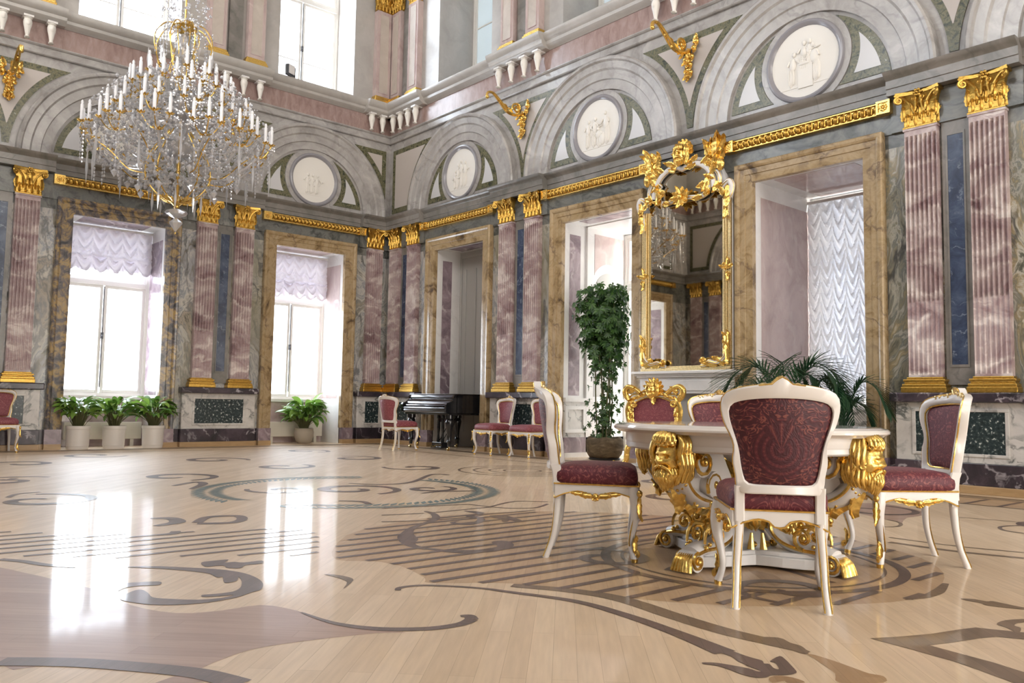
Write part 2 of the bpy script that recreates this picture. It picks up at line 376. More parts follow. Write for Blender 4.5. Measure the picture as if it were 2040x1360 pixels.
def damask(name, dark, mid, lite, fan=None):
    """woven red velvet with mirrored scrolls: object coordinates, symmetric in x"""
    m, nt, b = mat(name); L = nt.links.new
    tc = N(nt,'ShaderNodeTexCoord'); sep = N(nt,'ShaderNodeSeparateXYZ'); L(tc.outputs['Object'], sep.inputs[0])
    ab = N(nt,'ShaderNodeMath', operation='ABSOLUTE'); L(sep.outputs['X'], ab.inputs[0])
    cm = N(nt,'ShaderNodeCombineXYZ'); L(ab.outputs[0], cm.inputs['X']); L(sep.outputs['Y'], cm.inputs['Y']); L(sep.outputs['Z'], cm.inputs['Z'])
    n = N(nt,'ShaderNodeTexNoise'); n.inputs['Scale'].default_value = 11; n.inputs['Detail'].default_value = 1.5; n.inputs['Distortion'].default_value = 2.4
    L(cm.outputs[0], n.inputs['Vector'])
    # contour lines of the noise give scrolls
    mu = N(nt,'ShaderNodeMath', operation='MULTIPLY'); mu.inputs[1].default_value = 34; L(n.outputs['Fac'], mu.inputs[0])
    sn = N(nt,'ShaderNodeMath', operation='SINE'); L(mu.outputs[0], sn.inputs[0])
    r = ramp(nt, [(.0,dark),(.45,dark),(.62,mid),(.80,mid),(.9,lite),(1.0,lite)])
    ad = N(nt,'ShaderNodeMath', operation='MULTIPLY_ADD'); ad.inputs[1].default_value = .5; ad.inputs[2].default_value = .5; L(sn.outputs[0], ad.inputs[0])
    v = N(nt,'ShaderNodeTexVoronoi'); v.inputs['Scale'].default_value = 55; L(cm.outputs[0], v.inputs['Vector'])
    v2 = N(nt,'ShaderNodeMath', operation='MULTIPLY_ADD'); v2.inputs[1].default_value = -.7; v2.inputs[2].default_value = .26
    L(v.outputs['Distance'], v2.inputs[0])
    sm = N(nt,'ShaderNodeMath', operation='ADD'); L(ad.outputs[0], sm.inputs[0]); L(v2.outputs[0], sm.inputs[1])
    fac = sm.outputs[0]
    if fan is not None:                                   # shell medallion in the middle of the panel
        def mth(op, a, c=None, d=None):
            n_ = N(nt,'ShaderNodeMath', operation=op)
            for i_,v_ in enumerate((a,c,d)):
                if v_ is None: continue
                if isinstance(v_,(int,float)): n_.inputs[i_].default_value = v_
                else: L(v_, n_.inputs[i_])
            return n_.outputs[0]
        x_ = ab.outputs[0]; z_ = mth('SUBTRACT', sep.outputs['Z'], fan)
        r_ = mth('SQRT', mth('ADD', mth('MULTIPLY',x_,x_), mth('MULTIPLY',z_,z_)))
        th = mth('ARCTAN2', x_, z_)
        up_ = mth('COSINE', mth('MULTIPLY', th, 15.0)); lo_ = mth('SINE', mth('MULTIPLY', r_, 190.0))
        dots = mth('MULTIPLY', lo_, mth('MULTIPLY_ADD', mth('COSINE', mth('MULTIPLY', th, 26.0)), .35, .65))
        isup = mth('LESS_THAN', th, .75)
        pat = mth('ADD', mth('MULTIPLY', up_, isup), mth('MULTIPLY', dots, mth('SUBTRACT', 1.0, isup)))
        pat = mth('MULTIPLY_ADD', pat, .42, .45)
        msk = N(nt,'ShaderNodeMapRange'); msk.inputs['From Min'].default_value = .118; msk.inputs['From Max'].default_value = .125; msk.inputs['To Min'].default_value = 1; msk.inputs['To Max'].default_value = 0
        L(r_, msk.inputs['Value']); m_ = msk.outputs[0]
        fac = mth('ADD', mth('MULTIPLY', pat, m_), mth('MULTIPLY', fac, mth('SUBTRACT', 1.0, m_)))
    L(fac, r.inputs['Fac']); L(r.outputs['Color'], b.inputs['Base Color'])
    b.inputs['Roughness'].default_value = .55; b.inputs['Sheen Weight'].default_value = .22; b.inputs['Sheen Roughness'].default_value = .35
    b.inputs['Sheen Tint'].default_value = (.9,.55,.6,1)
    bp = N(nt,'ShaderNodeBump'); bp.inputs['Strength'].default_value = .25; bp.inputs['Distance'].default_value = .003
    L(sm.outputs[0], bp.inputs['Height']); L(bp.outputs['Normal'], b.inputs['Normal'])
    return m
M['damask'] = damask('red_damask', (.046,.004,.010), (.092,.013,.020), (.19,.055,.042), .715)
M['damask_front'] = damask('rose_red_damask', (.095,.011,.022), (.14,.022,.034), (.24,.07,.065))
M['velvet'] = damask('worn_red_velvet', (.20,.042,.058), (.26,.066,.08), (.34,.125,.125))

def floor_mat(name, c1, c2, joint, bw=1.1, rh=.085, ang=45):
    m, nt, b = mat(name); L = nt.links.new
    g = N(nt,'ShaderNodeNewGeometry'); mp = N(nt,'ShaderNodeMapping'); mp.inputs['Rotation'].default_value = (0,0,radians(ang))
    L(g.outputs['Position'], mp.inputs['Vector'])
    br = N(nt,'ShaderNodeTexBrick'); br.inputs['Scale'].default_value = 1.0; br.inputs['Brick Width'].default_value = bw; br.inputs['Row Height'].default_value = rh
    br.inputs['Mortar Size'].default_value = .0012; br.inputs['Mortar Smooth'].default_value = .1; br.inputs['Bias'].default_value = 0
    br.inputs['Color1'].default_value = (*c1,1); br.inputs['Color2'].default_value = (*c2,1); br.inputs['Mortar'].default_value = (*joint,1)
    L(mp.outputs['Vector'], br.inputs['Vector'])
    mp2 = N(nt,'ShaderNodeMapping'); mp2.inputs['Scale'].default_value = (1.2,14,1); L(mp.outputs['Vector'], mp2.inputs['Vector'])
    n = N(nt,'ShaderNodeTexNoise'); n.inputs['Scale'].default_value = 3; n.inputs['Detail'].default_value = 6; L(mp2.outputs['Vector'], n.inputs['Vector'])
    r = ramp(nt, [(.3,(.86,.84,.82)),(.7,(1.05,1.04,1.03))]); L(n.outputs['Fac'], r.inputs['Fac'])
    mx = N(nt,'ShaderNodeMixRGB', blend_type='MULTIPLY'); mx.inputs['Fac'].default_value = .8
    L(br.outputs['Color'], mx.inputs['Color1']); L(r.outputs['Color'], mx.inputs['Color2']); L(mx.outputs['Color'], b.inputs['Base Color'])
    n2 = N(nt,'ShaderNodeTexNoise'); n2.inputs['Scale'].default_value = 2.2; n2.inputs['Detail'].default_value = 3; L(g.outputs['Position'], n2.inputs['Vector'])
    rr = N(nt,'ShaderNodeMapRange'); rr.inputs['To Min'].default_value = .46; rr.inputs['To Max'].default_value = .56; L(n2.outputs['Fac'], rr.inputs['Value']); L(rr.outputs[0], b.inputs['Roughness'])
    b.inputs['Specular IOR Level'].default_value = .8; b.inputs['Coat Weight'].default_value = .33; b.inputs['Coat Roughness'].default_value = .08
    return m
M['floor'] = floor_mat('maple_parquet', (.62,.47,.315), (.71,.555,.39), (.50,.37,.24))
M['inlay_d'] = floor_mat('dark_bog_oak_inlay', (.115,.075,.06), (.145,.095,.08), (.09,.06,.045), .5, .06)
M['inlay_k'] = floor_mat('grey_brown_inlay', (.16,.105,.065), (.20,.135,.085), (.12,.08,.05), .5, .06)
M['inlay_m'] = floor_mat('tan_inlay', (.33,.20,.10), (.38,.24,.13), (.28,.17,.09), .5, .06)
M['inlay_b'] = floor_mat('plum_brown_inlay', (.36,.235,.18), (.41,.275,.21), (.30,.19,.14), 1.0, .09, -45)
M['inlay_t'] = floor_mat('blue_green_inlay', (.11,.18,.18), (.15,.22,.22), (.10,.16,.16), .3, .05)
M['inlay_w'] = floor_mat('warm_brown_parquet', (.47,.315,.185), (.53,.365,.22), (.40,.26,.15), .9, .085, 45)
SKY, EXPO = 9.0, 0.72
RIB=[ # (colour, width list or w, pts)
('d', [0.05, 0.05, 0.05, 0.03], [(10.398, -9.068), (10.531, -8.984), (10.705, -8.912), (10.868, -8.804)]),
('d', [0.09, 0.09, 0.09, 0.09], [(12.421, -9.41), (12.586, -9.217), (12.8, -9.04), (12.96, -8.933), (13.132, -8.871)]),
('d', [0.01, 0.03, 0.05, 0.05, 0.05, 0.06], [(12.435, -8.307), (12.668, -8.282), (12.846, -8.192), (12.967, -8.035), (12.996, -7.893), (12.966, -7.804)]),
('d', [0.06, 0.05, 0.03], [(12.966, -7.804), (12.918, -7.779), (12.896, -7.809)]),
('d', [0.03, 0.03, 0.03, 0.03, 0.04, 0.05, 0.06, 0.07, 0.1], [(12.333, -7.752), (12.29, -7.702), (12.327, -7.579), (12.519, -7.416), (12.695, -7.342), (13.002, -7.228), (13.309, -7.234), (13.616, -7.285), (13.899, -7.356)]),
('k', [0.07, 0.09, 0.1, 0.1, 0.1, 0.09, 0.03], [(12.58, -7.241), (12.832, -7.089), (13.096, -7.023), (13.456, -7.077), (13.73, -7.108), (13.959, -7.097), (14.091, -7.11)]),
('d', [0.08, 0.08, 0.08, 0.08, 0.08, 0.08], [(9.646, -7.706), (9.413, -7.533), (9.461, -7.337), (9.655, -7.371), (9.781, -7.51), (9.694, -7.724)]),
('d', [0.06, 0.09, 0.1, 0.05], [(6.983, -6.955), (6.713, -6.623), (6.962, -6.637), (7.382, -6.922)]),
('d', [0.05, 0.1, 0.12, 0.06], [(9.244, -7.902), (9.325, -7.783), (9.542, -7.813), (9.64, -7.995)]),
('d', [0.05, 0.08, 0.06], [(10.047, -8.127), (10.039, -8.012), (9.953, -7.965)]),
('d', [0.05, 0.07, 0.07, 0.06, 0.06], [(7.673, -5.306), (7.974, -5.079), (7.908, -4.639), (7.226, -3.87), (7.395, -3.722)]),
('d', [0.06, 0.06, 0.06], [(8.92, -5.213), (8.896, -4.949), (9.03, -4.599)]),
('d', [0.05, 0.07, 0.06], [(9.03, -6.199), (9.189, -6.06), (9.382, -6.101)]),
('d', [0.08, 0.08, 0.08], [(5.421, -8.227), (5.519, -8.175), (5.343, -8.073)]),
('d', [0.05, 0.05, 0.05], [(7.259, -8.481), (7.006, -8.357), (6.931, -8.158)]),
('d', [0.03, 0.03, 0.03], [(13.551, -3.008), (13.397, -2.951), (13.315, -2.754), (13.395, -2.497)]),
('k', [0.01, 0.05, 0.06, 0.03], [(13.941, -5.939), (13.971, -5.796), (13.965, -5.624), (13.911, -5.385)]),
('d', [0.03, 0.03], [(9.699, -6.173), (9.87, -5.382)]),
('d', [0.03, 0.03], [(9.87, -5.382), (10.132, -5.328)]),
('d', [0.03, 0.03, 0.03], [(10.107, -5.307), (9.942, -4.885), (10.129, -4.643)]),
('d', [0.03, 0.03], [(10.153, -5.98), (10.132, -5.328)]),
('d', [0.03, 0.03, 0.03, 0.03], [(10.132, -5.328), (10.289, -5.247), (10.387, -5.042), (10.242, -4.752)]),
('d', [0.03, 0.03], [(10.053, -6.397), (10.141, -6.05)]),
('d', [0.03, 0.03, 0.03, 0.03, 0.03], [(10.518, -6.17), (10.53, -5.887), (10.471, -5.645), (10.498, -5.431), (10.504, -5.151)]),
('d', [0.03, 0.03], [(10.36, -6.592), (10.512, -6.224)]),
('d', [0.05, 0.06, 0.03], [(12.817, -6.306), (12.787, -6.196), (12.838, -6.066)]),
('d', [0.04, 0.04, 0.04, 0.04, 0.04, 0.04], [(12.99, -5.903), (13.006, -5.82), (13.087, -5.727), (13.245, -5.768), (13.429, -5.834), (13.54, -5.855)]),
('d', [0.05, 0.05, 0.03], [(13.025, -5.957), (13.099, -6.086), (13.144, -6.269)]),
('k', [0.02, 0.02], [(12.873, -2.434), (13.337, -2.305)]),
('k', [0.03, 0.03, 0.03], [(13.02, -4.063), (13.476, -4.058), (13.839, -3.954)]),
('k', [0.06, 0.06, 0.06], [(13.116, -4.277), (13.558, -4.278), (13.91, -4.187)]),
('k', [0.03, 0.03, 0.03, 0.03, 0.03], [(12.762, -3.565), (12.811, -3.468), (12.783, -3.327), (12.703, -3.197), (12.571, -3.118)]),
]
POLY=[
('b', [(10.729, -9.168), (10.872, -9.038), (11.315, -8.912), (11.569, -8.836), (11.874, -8.828), (12.127, -8.723), (12.2, -8.56), (12.211, -8.385), (12.391, -8.308), (12.668, -8.282), (12.855, -8.197), (12.963, -8.128), (12.898, -8.224), (12.822, -8.505), (12.806, -8.694), (12.87, -8.856), (12.915, -8.949), (12.799, -9.024), (12.563, -9.212), (12.376, -9.432)]),
('b', [(12.956, -9.075), (12.927, -8.954), (13.038, -8.914), (13.028, -9.022), (13.086, -9.058), (13.011, -9.152)]),
('b', [(12.035, -1.997), (12.603, -2.373), (12.633, -2.868), (12.783, -3.327), (12.684, -3.181), (12.555, -3.11), (12.17, -2.874), (11.779, -2.494)]),
('d', [(11.013, -8.596), (11.081, -8.469), (11.219, -8.343), (11.37, -8.225), (11.53, -8.167), (11.691, -8.166), (11.824, -8.198), (11.935, -8.261), (11.959, -8.315), (12.016, -8.414), (12.032, -8.545), (11.996, -8.667), (11.923, -8.758), (11.817, -8.815), (11.725, -8.829), (11.619, -8.748), (11.605, -8.7), (11.691, -8.697), (11.793, -8.708), (11.86, -8.663), (11.955, -8.568), (11.985, -8.473), (11.963, -8.401), (11.949, -8.459), (11.916, -8.527), (11.878, -8.515), (11.894, -8.455), (11.895, -8.381), (11.839, -8.32), (11.721, -8.262), (11.605, -8.228), (11.685, -8.274), (11.693, -8.336), (11.558, -8.291), (11.55, -8.318), (11.435, -8.313), (11.325, -8.362), (11.233, -8.419), (11.138, -8.487)]),
('d', [(11.429, -8.726), (11.437, -8.657), (11.474, -8.578), (11.526, -8.581), (11.551, -8.612), (11.516, -8.681), (11.52, -8.744), (11.562, -8.791)]),
('d', [(11.125, -8.235), (11.114, -8.155), (11.13, -8.084), (11.198, -8.135), (11.213, -8.086), (11.26, -8.05), (11.263, -7.95), (11.342, -7.986), (11.333, -8.071), (11.395, -8.13), (11.343, -8.183), (11.287, -8.171), (11.263, -8.203), (11.247, -8.261)]),
('k', [(11.794, -7.852), (11.863, -7.8), (11.978, -7.788), (12.059, -7.847), (12.149, -7.942), (12.028, -7.851), (11.907, -7.837)]),
('d', [(10.052, -5.955), (10.194, -5.971), (10.402, -6.076), (10.532, -6.195), (10.625, -6.35), (10.739, -6.528), (10.873, -6.654), (11.017, -6.747), (11.165, -6.818), (11.279, -6.922), (11.388, -6.968), (11.508, -6.946), (11.608, -6.9), (11.653, -6.838), (11.703, -6.767), (11.703, -6.655), (11.676, -6.567), (11.539, -6.505), (11.528, -6.414), (11.601, -6.396), (11.715, -6.463), (11.78, -6.566), (11.81, -6.693), (11.788, -6.787), (11.753, -6.88), (11.672, -6.948), (11.555, -6.992), (11.412, -7.032), (11.254, -7.007), (11.032, -6.896), (10.906, -6.787), (10.707, -6.574), (10.546, -6.322), (10.4, -6.158), (10.208, -6.035), (10.061, -5.994)]),
('d', [(10.682, -6.196), (10.647, -6.071), (10.706, -6.162), (10.765, -6.118), (10.754, -6.019), (10.634, -5.892), (10.52, -5.903), (10.434, -5.835), (10.399, -5.718), (10.202, -5.694), (10.284, -5.626), (10.42, -5.635), (10.48, -5.799), (10.628, -5.823), (10.736, -5.896), (10.82, -5.996), (10.861, -6.12), (10.802, -6.206)]),
('d', [(10.551, -5.694), (10.601, -5.587), (10.768, -5.617), (10.933, -5.683), (10.938, -5.751), (10.846, -5.735), (10.897, -5.811), (10.863, -5.83), (10.772, -5.767), (10.67, -5.761)]),
('d', [(13.682, -7.315), (13.719, -7.268), (13.841, -7.305), (13.953, -7.328), (13.994, -7.333), (14.037, -7.334), (14.061, -7.359), (14.075, -7.349), (14.11, -7.377), (14.127, -7.372), (14.081, -7.319), (14.06, -7.319), (14.048, -7.235), (14.086, -7.258), (14.124, -7.293), (14.176, -7.344), (14.187, -7.368), (14.18, -7.408), (14.148, -7.449), (14.148, -7.487), (14.123, -7.519), (14.075, -7.524), (14.022, -7.515), (13.972, -7.513), (13.93, -7.533), (13.918, -7.521), (13.948, -7.488), (13.996, -7.468), (14.057, -7.451), (14.095, -7.455), (14.096, -7.439), (14.037, -7.429), (14.024, -7.419), (13.988, -7.41), (13.945, -7.382), (13.885, -7.37), (13.764, -7.34)]),
('k', [(13.843, -7.108), (13.913, -7.018), (13.981, -7.046), (14.027, -7.051), (14.072, -7.087), (14.098, -7.122), (14.084, -7.14), (14.016, -7.128), (13.934, -7.117)]),
('m', [(14.1, -7.132), (14.118, -7.117), (14.199, -7.128), (14.287, -7.151), (14.347, -7.166), (14.391, -7.156), (14.421, -7.223), (14.329, -7.34), (14.273, -7.26), (14.216, -7.215), (14.141, -7.159)]),
('m', [(14.156, -7.482), (14.163, -7.437), (14.205, -7.415), (14.256, -7.428), (14.22, -7.478), (14.204, -7.469), (14.189, -7.517)]),
('K', [(14.145, -6.734), (14.205, -6.622), (14.273, -6.465), (14.318, -6.299), (14.348, -6.213), (14.405, -6.187), (14.526, -6.124), (14.561, -6.241), (14.453, -6.302), (14.422, -6.377), (14.38, -6.517), (14.335, -6.644), (14.434, -6.662), (14.571, -6.684), (14.706, -6.728), (14.752, -6.884), (14.698, -6.876), (14.578, -6.824), (14.481, -6.787), (14.327, -6.76)]),
('k', [(14.098, -5.697), (14.148, -5.653), (14.2, -5.656), (14.217, -5.625), (14.304, -5.642), (14.386, -5.653), (14.392, -5.675), (14.303, -5.723), (14.225, -5.746), (14.199, -5.719), (14.137, -5.718)]),
('k', [(14.385, -6.083), (14.379, -6.007), (14.401, -5.934), (14.449, -5.865), (14.463, -5.914), (14.436, -5.984), (14.44, -6.044), (14.472, -6.069), (14.489, -6.156), (14.428, -6.11)]),
('m', [(13.071, -5.921), (13.135, -5.916), (13.262, -5.944), (13.383, -6.078), (13.383, -6.163), (13.326, -6.154), (13.229, -6.065)]),
]
STRIPE = [(11.48,-7.60),(11.63,-7.46),(11.85,-7.41),(12.17,-7.48),(12.30,-7.53),(12.545,-7.21),(13.08,-7.0),(13.52,-6.69),(13.79,-6.30),(13.96,-5.89),(13.89,-5.37),(13.70,-4.95),(13.36,-4.61),(12.6,-4.3),(11.6,-4.4),(10.7,-5.0),(10.35,-5.9),(10.6,-6.9),(11.1,-7.4)]
# ================================================================== the hall
def st(o): o['kind'] = 'structure'; return o
RB = [2.66, 6.41, 10.17, 13.92]       # bay centres, right wall
LB = [1.89, 5.65, 9.40]               # bay centres, left wall
HALF = .80
# ---- walls
def wall(name, w, s0, s1, T, low, high, zl=4.10, zh=(7.52,11.2), green=False):
    b = MB(wxf(w))
    def run(z0, z1, ops, a, c):
        cur = a
        for o0,o1 in ops:
            b.mi = 3 if (green and z0 == 0 and cur > 6) else b.mi
            b.box(cur,o0,-T,0,z0,z1); cur = o1
        b.mi = 3 if (green and z0 == 0) else b.mi
        b.box(cur,c,-T,0,z0,z1)
    b.mi = 0; run(0, zl, low, s0, s1); b.mi = 4; b.box(s0,s1,-T,0,zl,4.72)
    b.mi = 1; b.box(s0,s1,-T,0,4.72,7.3)
    b.mi = 2; b.box(s0,s1,-T,0,7.3,zh[0]); run(zh[0], zh[1], high, s0, s1); b.box(s0,s1,-T,0,zh[1],Z_ROOM)
    return st(b.build(name, [M['wall'],M['light'],M['upper_grey'],M['wall_green'],M['band']]))
UH = .88
wall('wall_right','right',-1.0,X_ROOM+1,1.65,[(c-HALF,c+HALF) for c in RB[:3]],[(c-UH,c+UH) for c in RB],green=True)
wall('wall_left','left',0,Y_ROOM+1,.95,[(c-HALF,c+HALF) for c in LB],[(c-UH,c+UH) for c in LB])
wall('wall_front','front',0,X_ROOM+1,.6,[],[(c-UH,c+UH) for c in RB[:4]])
wall('wall_back','back',0,Y_ROOM,.6,[(c-HALF,c+HALF) for c in LB],[(c-UH,c+UH) for c in LB])
b = MB(); b.box(-1,X_ROOM+1,-Y_ROOM-1,1.7,Z_ROOM,Z_ROOM+.2); st(b.build('ceiling', M['beige']))
b = MB(); b.box(-1,X_ROOM+1,-Y_ROOM-1,1.7,-.2,0); FLOOR = st(b.build('floor', M['floor']))

# ---- mouldings that run along a wall and break forward over the pilaster pairs
def moulding(name, w, prof, segs, mats):
    """prof: [(z, d)] from bottom to top; segs: [(s0, s1, extra depth)]"""
    b = MB(wxf(w))
    for s0,s1,e in segs:
        ring = [(0 if False else -.01,prof[0][0])] + [(d+e,z) for z,d in prof] + [(-.01,prof[-1][0])]
        b.loft([[(s,d,z) for d,z in ring] for s in (s0,s1)])
    return st(b.build(name, mats, smooth=30))
PAIRS = {'right':[(-.02,1.46),(3.80,5.24),(11.32,12.76)], 'left':[(-.02,.76),(3.02,4.48),(6.78,8.24)], 'front':[(0,1.46),(3.80,5.24)]}
def segs(w, end, e, grow=0):
    out = []; cur = -.02
    for a,c in PAIRS[w]:
        a -= grow; c += grow
        if a > cur: out.append((cur,a,0))
        out.append((max(a,-.02),c,e)); cur = c
    out.append((cur,end,0)); return out
ENDS = {'right':X_ROOM,'left':Y_ROOM,'front':9.0}
for w in ('right','left','front'):
    E_ = ENDS[w]
    moulding('trim_1',w,[(4.27,.02),(4.69,.02)],segs(w,E_,.03),M['band'])
    moulding('trim_2',w,[(4.70,.05),(4.78,.05),(4.785,.065),(4.88,.065),(4.90,.085),(4.92,.12),(4.945,.15),(4.97,.16),(4.97,.10)],segs(w,E_,.12),M['grey'])
    moulding('trim_3',w,[(6.71,0),(6.71,.045),(6.725,.06),(6.745,.06),(6.75,.03)],[(-.02,E_,0)],M['light'])
    moulding('trim_4',w,[(6.75,.035),(6.85,.035),(6.855,.055),(6.875,.075),(6.89,.075)],[(-.02,E_,0)],M['light'])
    moulding('trim_5',w,[(6.885,.04),(7.28,.04)],[(-.02,E_,0)],M['frieze'])
    moulding('trim_6',w,[(7.26,.055),(7.28,.08),(7.30,.12),(7.33,.15),(7.38,.16),(7.40,.19),(7.44,.22),(7.49,.24),(7.52,.24),(7.53,.18),(7.53,0)],segs(w,E_,.11,.02),M['upper_grey'])

# ---- base courses between the pedestals and the door frames
def base_run(w, s0, s1):
    b = MB(wxf(w)); b.box(s0,s1,0,.045,0,.09); st(b.build('baseboard_'+w, M['wood_skirt']))
    b = MB(wxf(w)); b.box(s0,s1,0,.035,.09,.33); st(b.build('trim_7', M['purple']))
for w, runs in {'right':[(1.46,1.60),(3.72,3.8),(5.24,5.36),(7.47,7.55),(9.0,9.12),(11.23,11.32),(12.76,14.6)],
                'left':[(.76,.84),(2.94,3.02),(4.48,4.60),(6.70,6.78),(8.24,8.35)], 'front':[(1.46,1.6),(3.75,3.8)]}.items():
    for a,c in runs: base_run(w,a,c)

# ---- arches, tympana and spandrels
def arc(cx, cz, r, a0, a1, n):
    return [(cx+r*cos(a0+(a1-a0)*i/n), cz+r*sin(a0+(a1-a0)*i/n)) for i in range(n+1)]
Z0 = 4.975
def arch(w, sc, clip=None):
    b = MB(wxf(w)); prof = [(1.20,0),(1.20,.05),(1.35,.055),(1.365,.08),(1.50,.085),(1.53,.11),(1.64,.115),(1.665,.15),(1.70,.155),(1.725,.13),(1.73,0)]
    n = 48; vs = []; fs = []; m = len(prof)
    for i in range(n+1):
        a = pi*i/n
        for r,d in prof:
            s_ = sc+r*cos(a)
            vs.append((max(s_, .0),d,Z0+r*sin(a)))
    for i in range(n):
        for k in range(m-1): fs.append((i*m+k,i*m+k+1,(i+1)*m+k+1,(i+1)*m+k))
    b.add(vs,fs); st(b.build('trim_8', M['light'], smooth=25))
    # green bordered fields either side of the medallion
    g = MB(wxf(w))
    for sg in (1,-1):
        def field(R, r, zb, d0, d1):
            zi = (R*R-r*r+.57*.57)/1.14; xi = sqrt(R*R-zi*zi); pts = []
            a0 = atan2(zb, sqrt(R*R-zb*zb)); a1 = atan2(zi, xi)
            pts += arc(0,0,R,a0,a1,16)
            b0 = atan2(zi-.57, xi); xb = sqrt(r*r-(zb-.57)**2); b1 = atan2(zb-.57, xb)
            pts += arc(0,.57,r,b0,b1,14)[1:]
            P = [(sc+sg*x, Z0+z) for x,z in pts]
            n = len(P); g.add([(s,d1,z) for s,z in P]+[(s,d0,z) for s,z in P],
                [list(range(n))]+[(i,(i+1)%n,(i+1)%n+n,i+n) for i in range(n)])
        g.mi = 0; field(1.15,.66,.11,0,.012)
        g.mi = 1; field(1.045,.765,.21,0,.018)
    st(g.build('trim_9', [M['green'],M['lunette']]))
def spandrel(w, poly_o, poly_i):
    g = MB(wxf(w))
    for k,(P,d) in enumerate(((poly_o,.012),(poly_i,.018))):
        g.mi = k; n = len(P)
        g.add([(s,d,z) for s,z in P]+[(s,0,z) for s,z in P],[list(range(n))]+[(i,(i+1)%n,(i+1)%n+n,i+n) for i in range(n)])
    st(g.build('trim_10', [M['green'],M['spandrel']]))
def full_spandrel(w, sp, h=1.878):
    def P(R, zt, zb):
        out = []; n = 14
        for i in range(n+1):
            z = zt+(zb-zt)*i/n; out.append((max(.012*0+.0, h-sqrt(R*R-z*z)), z))
        # right side going down, then mirrored going up
        L_ = [(sp+x, Z0+z) for x,z in out]; R_ = [(sp-x, Z0+z) for x,z in out[::-1]]
        return L_+R_
    spandrel(w, P(1.83,1.56,.12), P(1.925,1.45,.45))
for c in RB: arch('right',c)
for c in LB: arch('left',c)
arch('front',RB[0])
for sp in (4.535,8.29,12.045): full_spandrel('right',sp)
for sp in (3.77,7.52): full_spandrel('left',sp)
def corner_spandrel(w, c, s0):
    def P(R, zt, zb, s0):
        out = [(s0,Z0+zt)]
        zb2 = zb
        if c - sqrt(max(0,R*R-zb*zb)) < s0: zb2 = sqrt(R*R-(c-s0)**2)
        for i in range(17):
            z = zt+(zb2-zt)*i/16; out.append((c-sqrt(R*R-z*z), Z0+z))
        if zb2 == zb: out.append((s0,Z0+zb))
        return out
    spandrel(w, P(1.83,1.56,.12,s0), P(1.93,1.45,.23,s0+.11))
corner_spandrel('right',RB[0],.14); corner_spandrel('left',LB[0],.12); corner_spandrel('front',RB[0],.14)

# ---- medallions
def medallion(w, sc, label, kind):
    t = thing('relief_medallion', label, 'medallion', on_wall(w,sc,0,Z0+.57), wrot(w), 'round relief medallions in the arches')
    def turn(prof, name, m):
        b = MB(); n = 48; vs = []; fs = []; k = len(prof)
        for i in range(n):
            a = 2*pi*i/n
            for r,d in prof: vs.append((r*cos(a),-d,r*sin(a)))
        for i in range(n):
            for j in range(k-1): fs.append((i*k+j,((i+1)%n)*k+j,((i+1)%n)*k+j+1,i*k+j+1))
        b.add(vs,fs); return b.build(name,m,t,smooth=35)
    turn([(.65,0),(.65,.02),(.565,.02),(.565,.0)],'stone_border',M['light'])
    turn([(.565,.0),(.565,.03),(.55,.055),(.525,.06),(.505,.05),(.48,.02)],'ring',M['ring'])
    b = MB(); n = 40
    b.add([(.49*cos(2*pi*i/n),-.018,.49*sin(2*pi*i/n)) for i in range(n)],[list(range(n))])
    def fig(x, h, lean=0, wide=1, z0=-.30, arms=1):
        b.ell((x,-.02,z0+h*.28),(.045*wide,.02,h*.3)); b.ell((x+lean*.5,-.024,z0+h*.64),(.05*wide,.024,h*.2))
        b.ell((x+lean,-.028,z0+h*.93),(.028,.022,.036)); b.ell((x-.02,-.02,z0+h*.10),(.02,.018,h*.14))
        for sg in (-1,1)[:1+arms]:
            b.tube([(x+lean*.7+sg*.045,-.03,z0+h*.76),(x+sg*.09+lean,-.035,z0+h*.62),(x+sg*.13+lean*2,-.03,z0+h*.66)],[.016,.014,.01],5)
        for k in range(4): b.tube([(x-.03+k*.02,-.036,z0+h*.5),(x-.035+k*.024,-.034,z0+.02)],.006,4)
    if kind == 0:
        fig(-.10,.50,.02); fig(.04,.56,-.03,1.2); fig(.15,.52,.0,1.1); fig(-.18,.30,.02,.9); b.box(-.14,-.10,-.03,0,-.3,-.05)
    elif kind == 1:
        fig(-.22,.48,.02); fig(-.07,.50,.02); fig(.05,.34,-.03,1.7,-.33); fig(.22,.56,-.05,1.3); b.ell((.1,-.02,-.2),(.09,.025,.12))
    elif kind == 2:
        fig(-.19,.46,.04); fig(-.02,.40,.02,1,-.12,1); fig(.17,.52,-.05,1.4); b.box(-.09,.12,-.035,0,-.36,-.04); b.ell((.0,-.03,-.03),(.1,.02,.025)); fig(.06,.36,.02,1,-.08)
    else:
        for x in (-.16,-.05,.06): fig(x,.42,.02); b.tube([(x+.02,-.02,-.1),(x+.03,-.02,-.28)],.012,4)
        b.ell((.0,-.02,-.08),(.17,.02,.07)); b.box(-.4,.4,-.022,0,-.34,-.33)
    b.box(-.36,.36,-.024,0,-.335,-.318)
    b.build('relief',M['plaster'],t,smooth=50)
medallion('right',RB[0],'round white relief in the arch above the black grand piano, nearest the corner',0)
medallion('right',RB[1],'round white relief of four figures in the arch above the tall leafy tree',1)
medallion('right',RB[2],'largest looking round white relief, figures around an altar, above the ruched curtain window',2)
medallion('left',LB[0],'round white relief in the arch above the window with a single potted plant',3)
medallion('left',LB[1],'round white relief in the left wall arch, half hidden behind the chandelier',3)

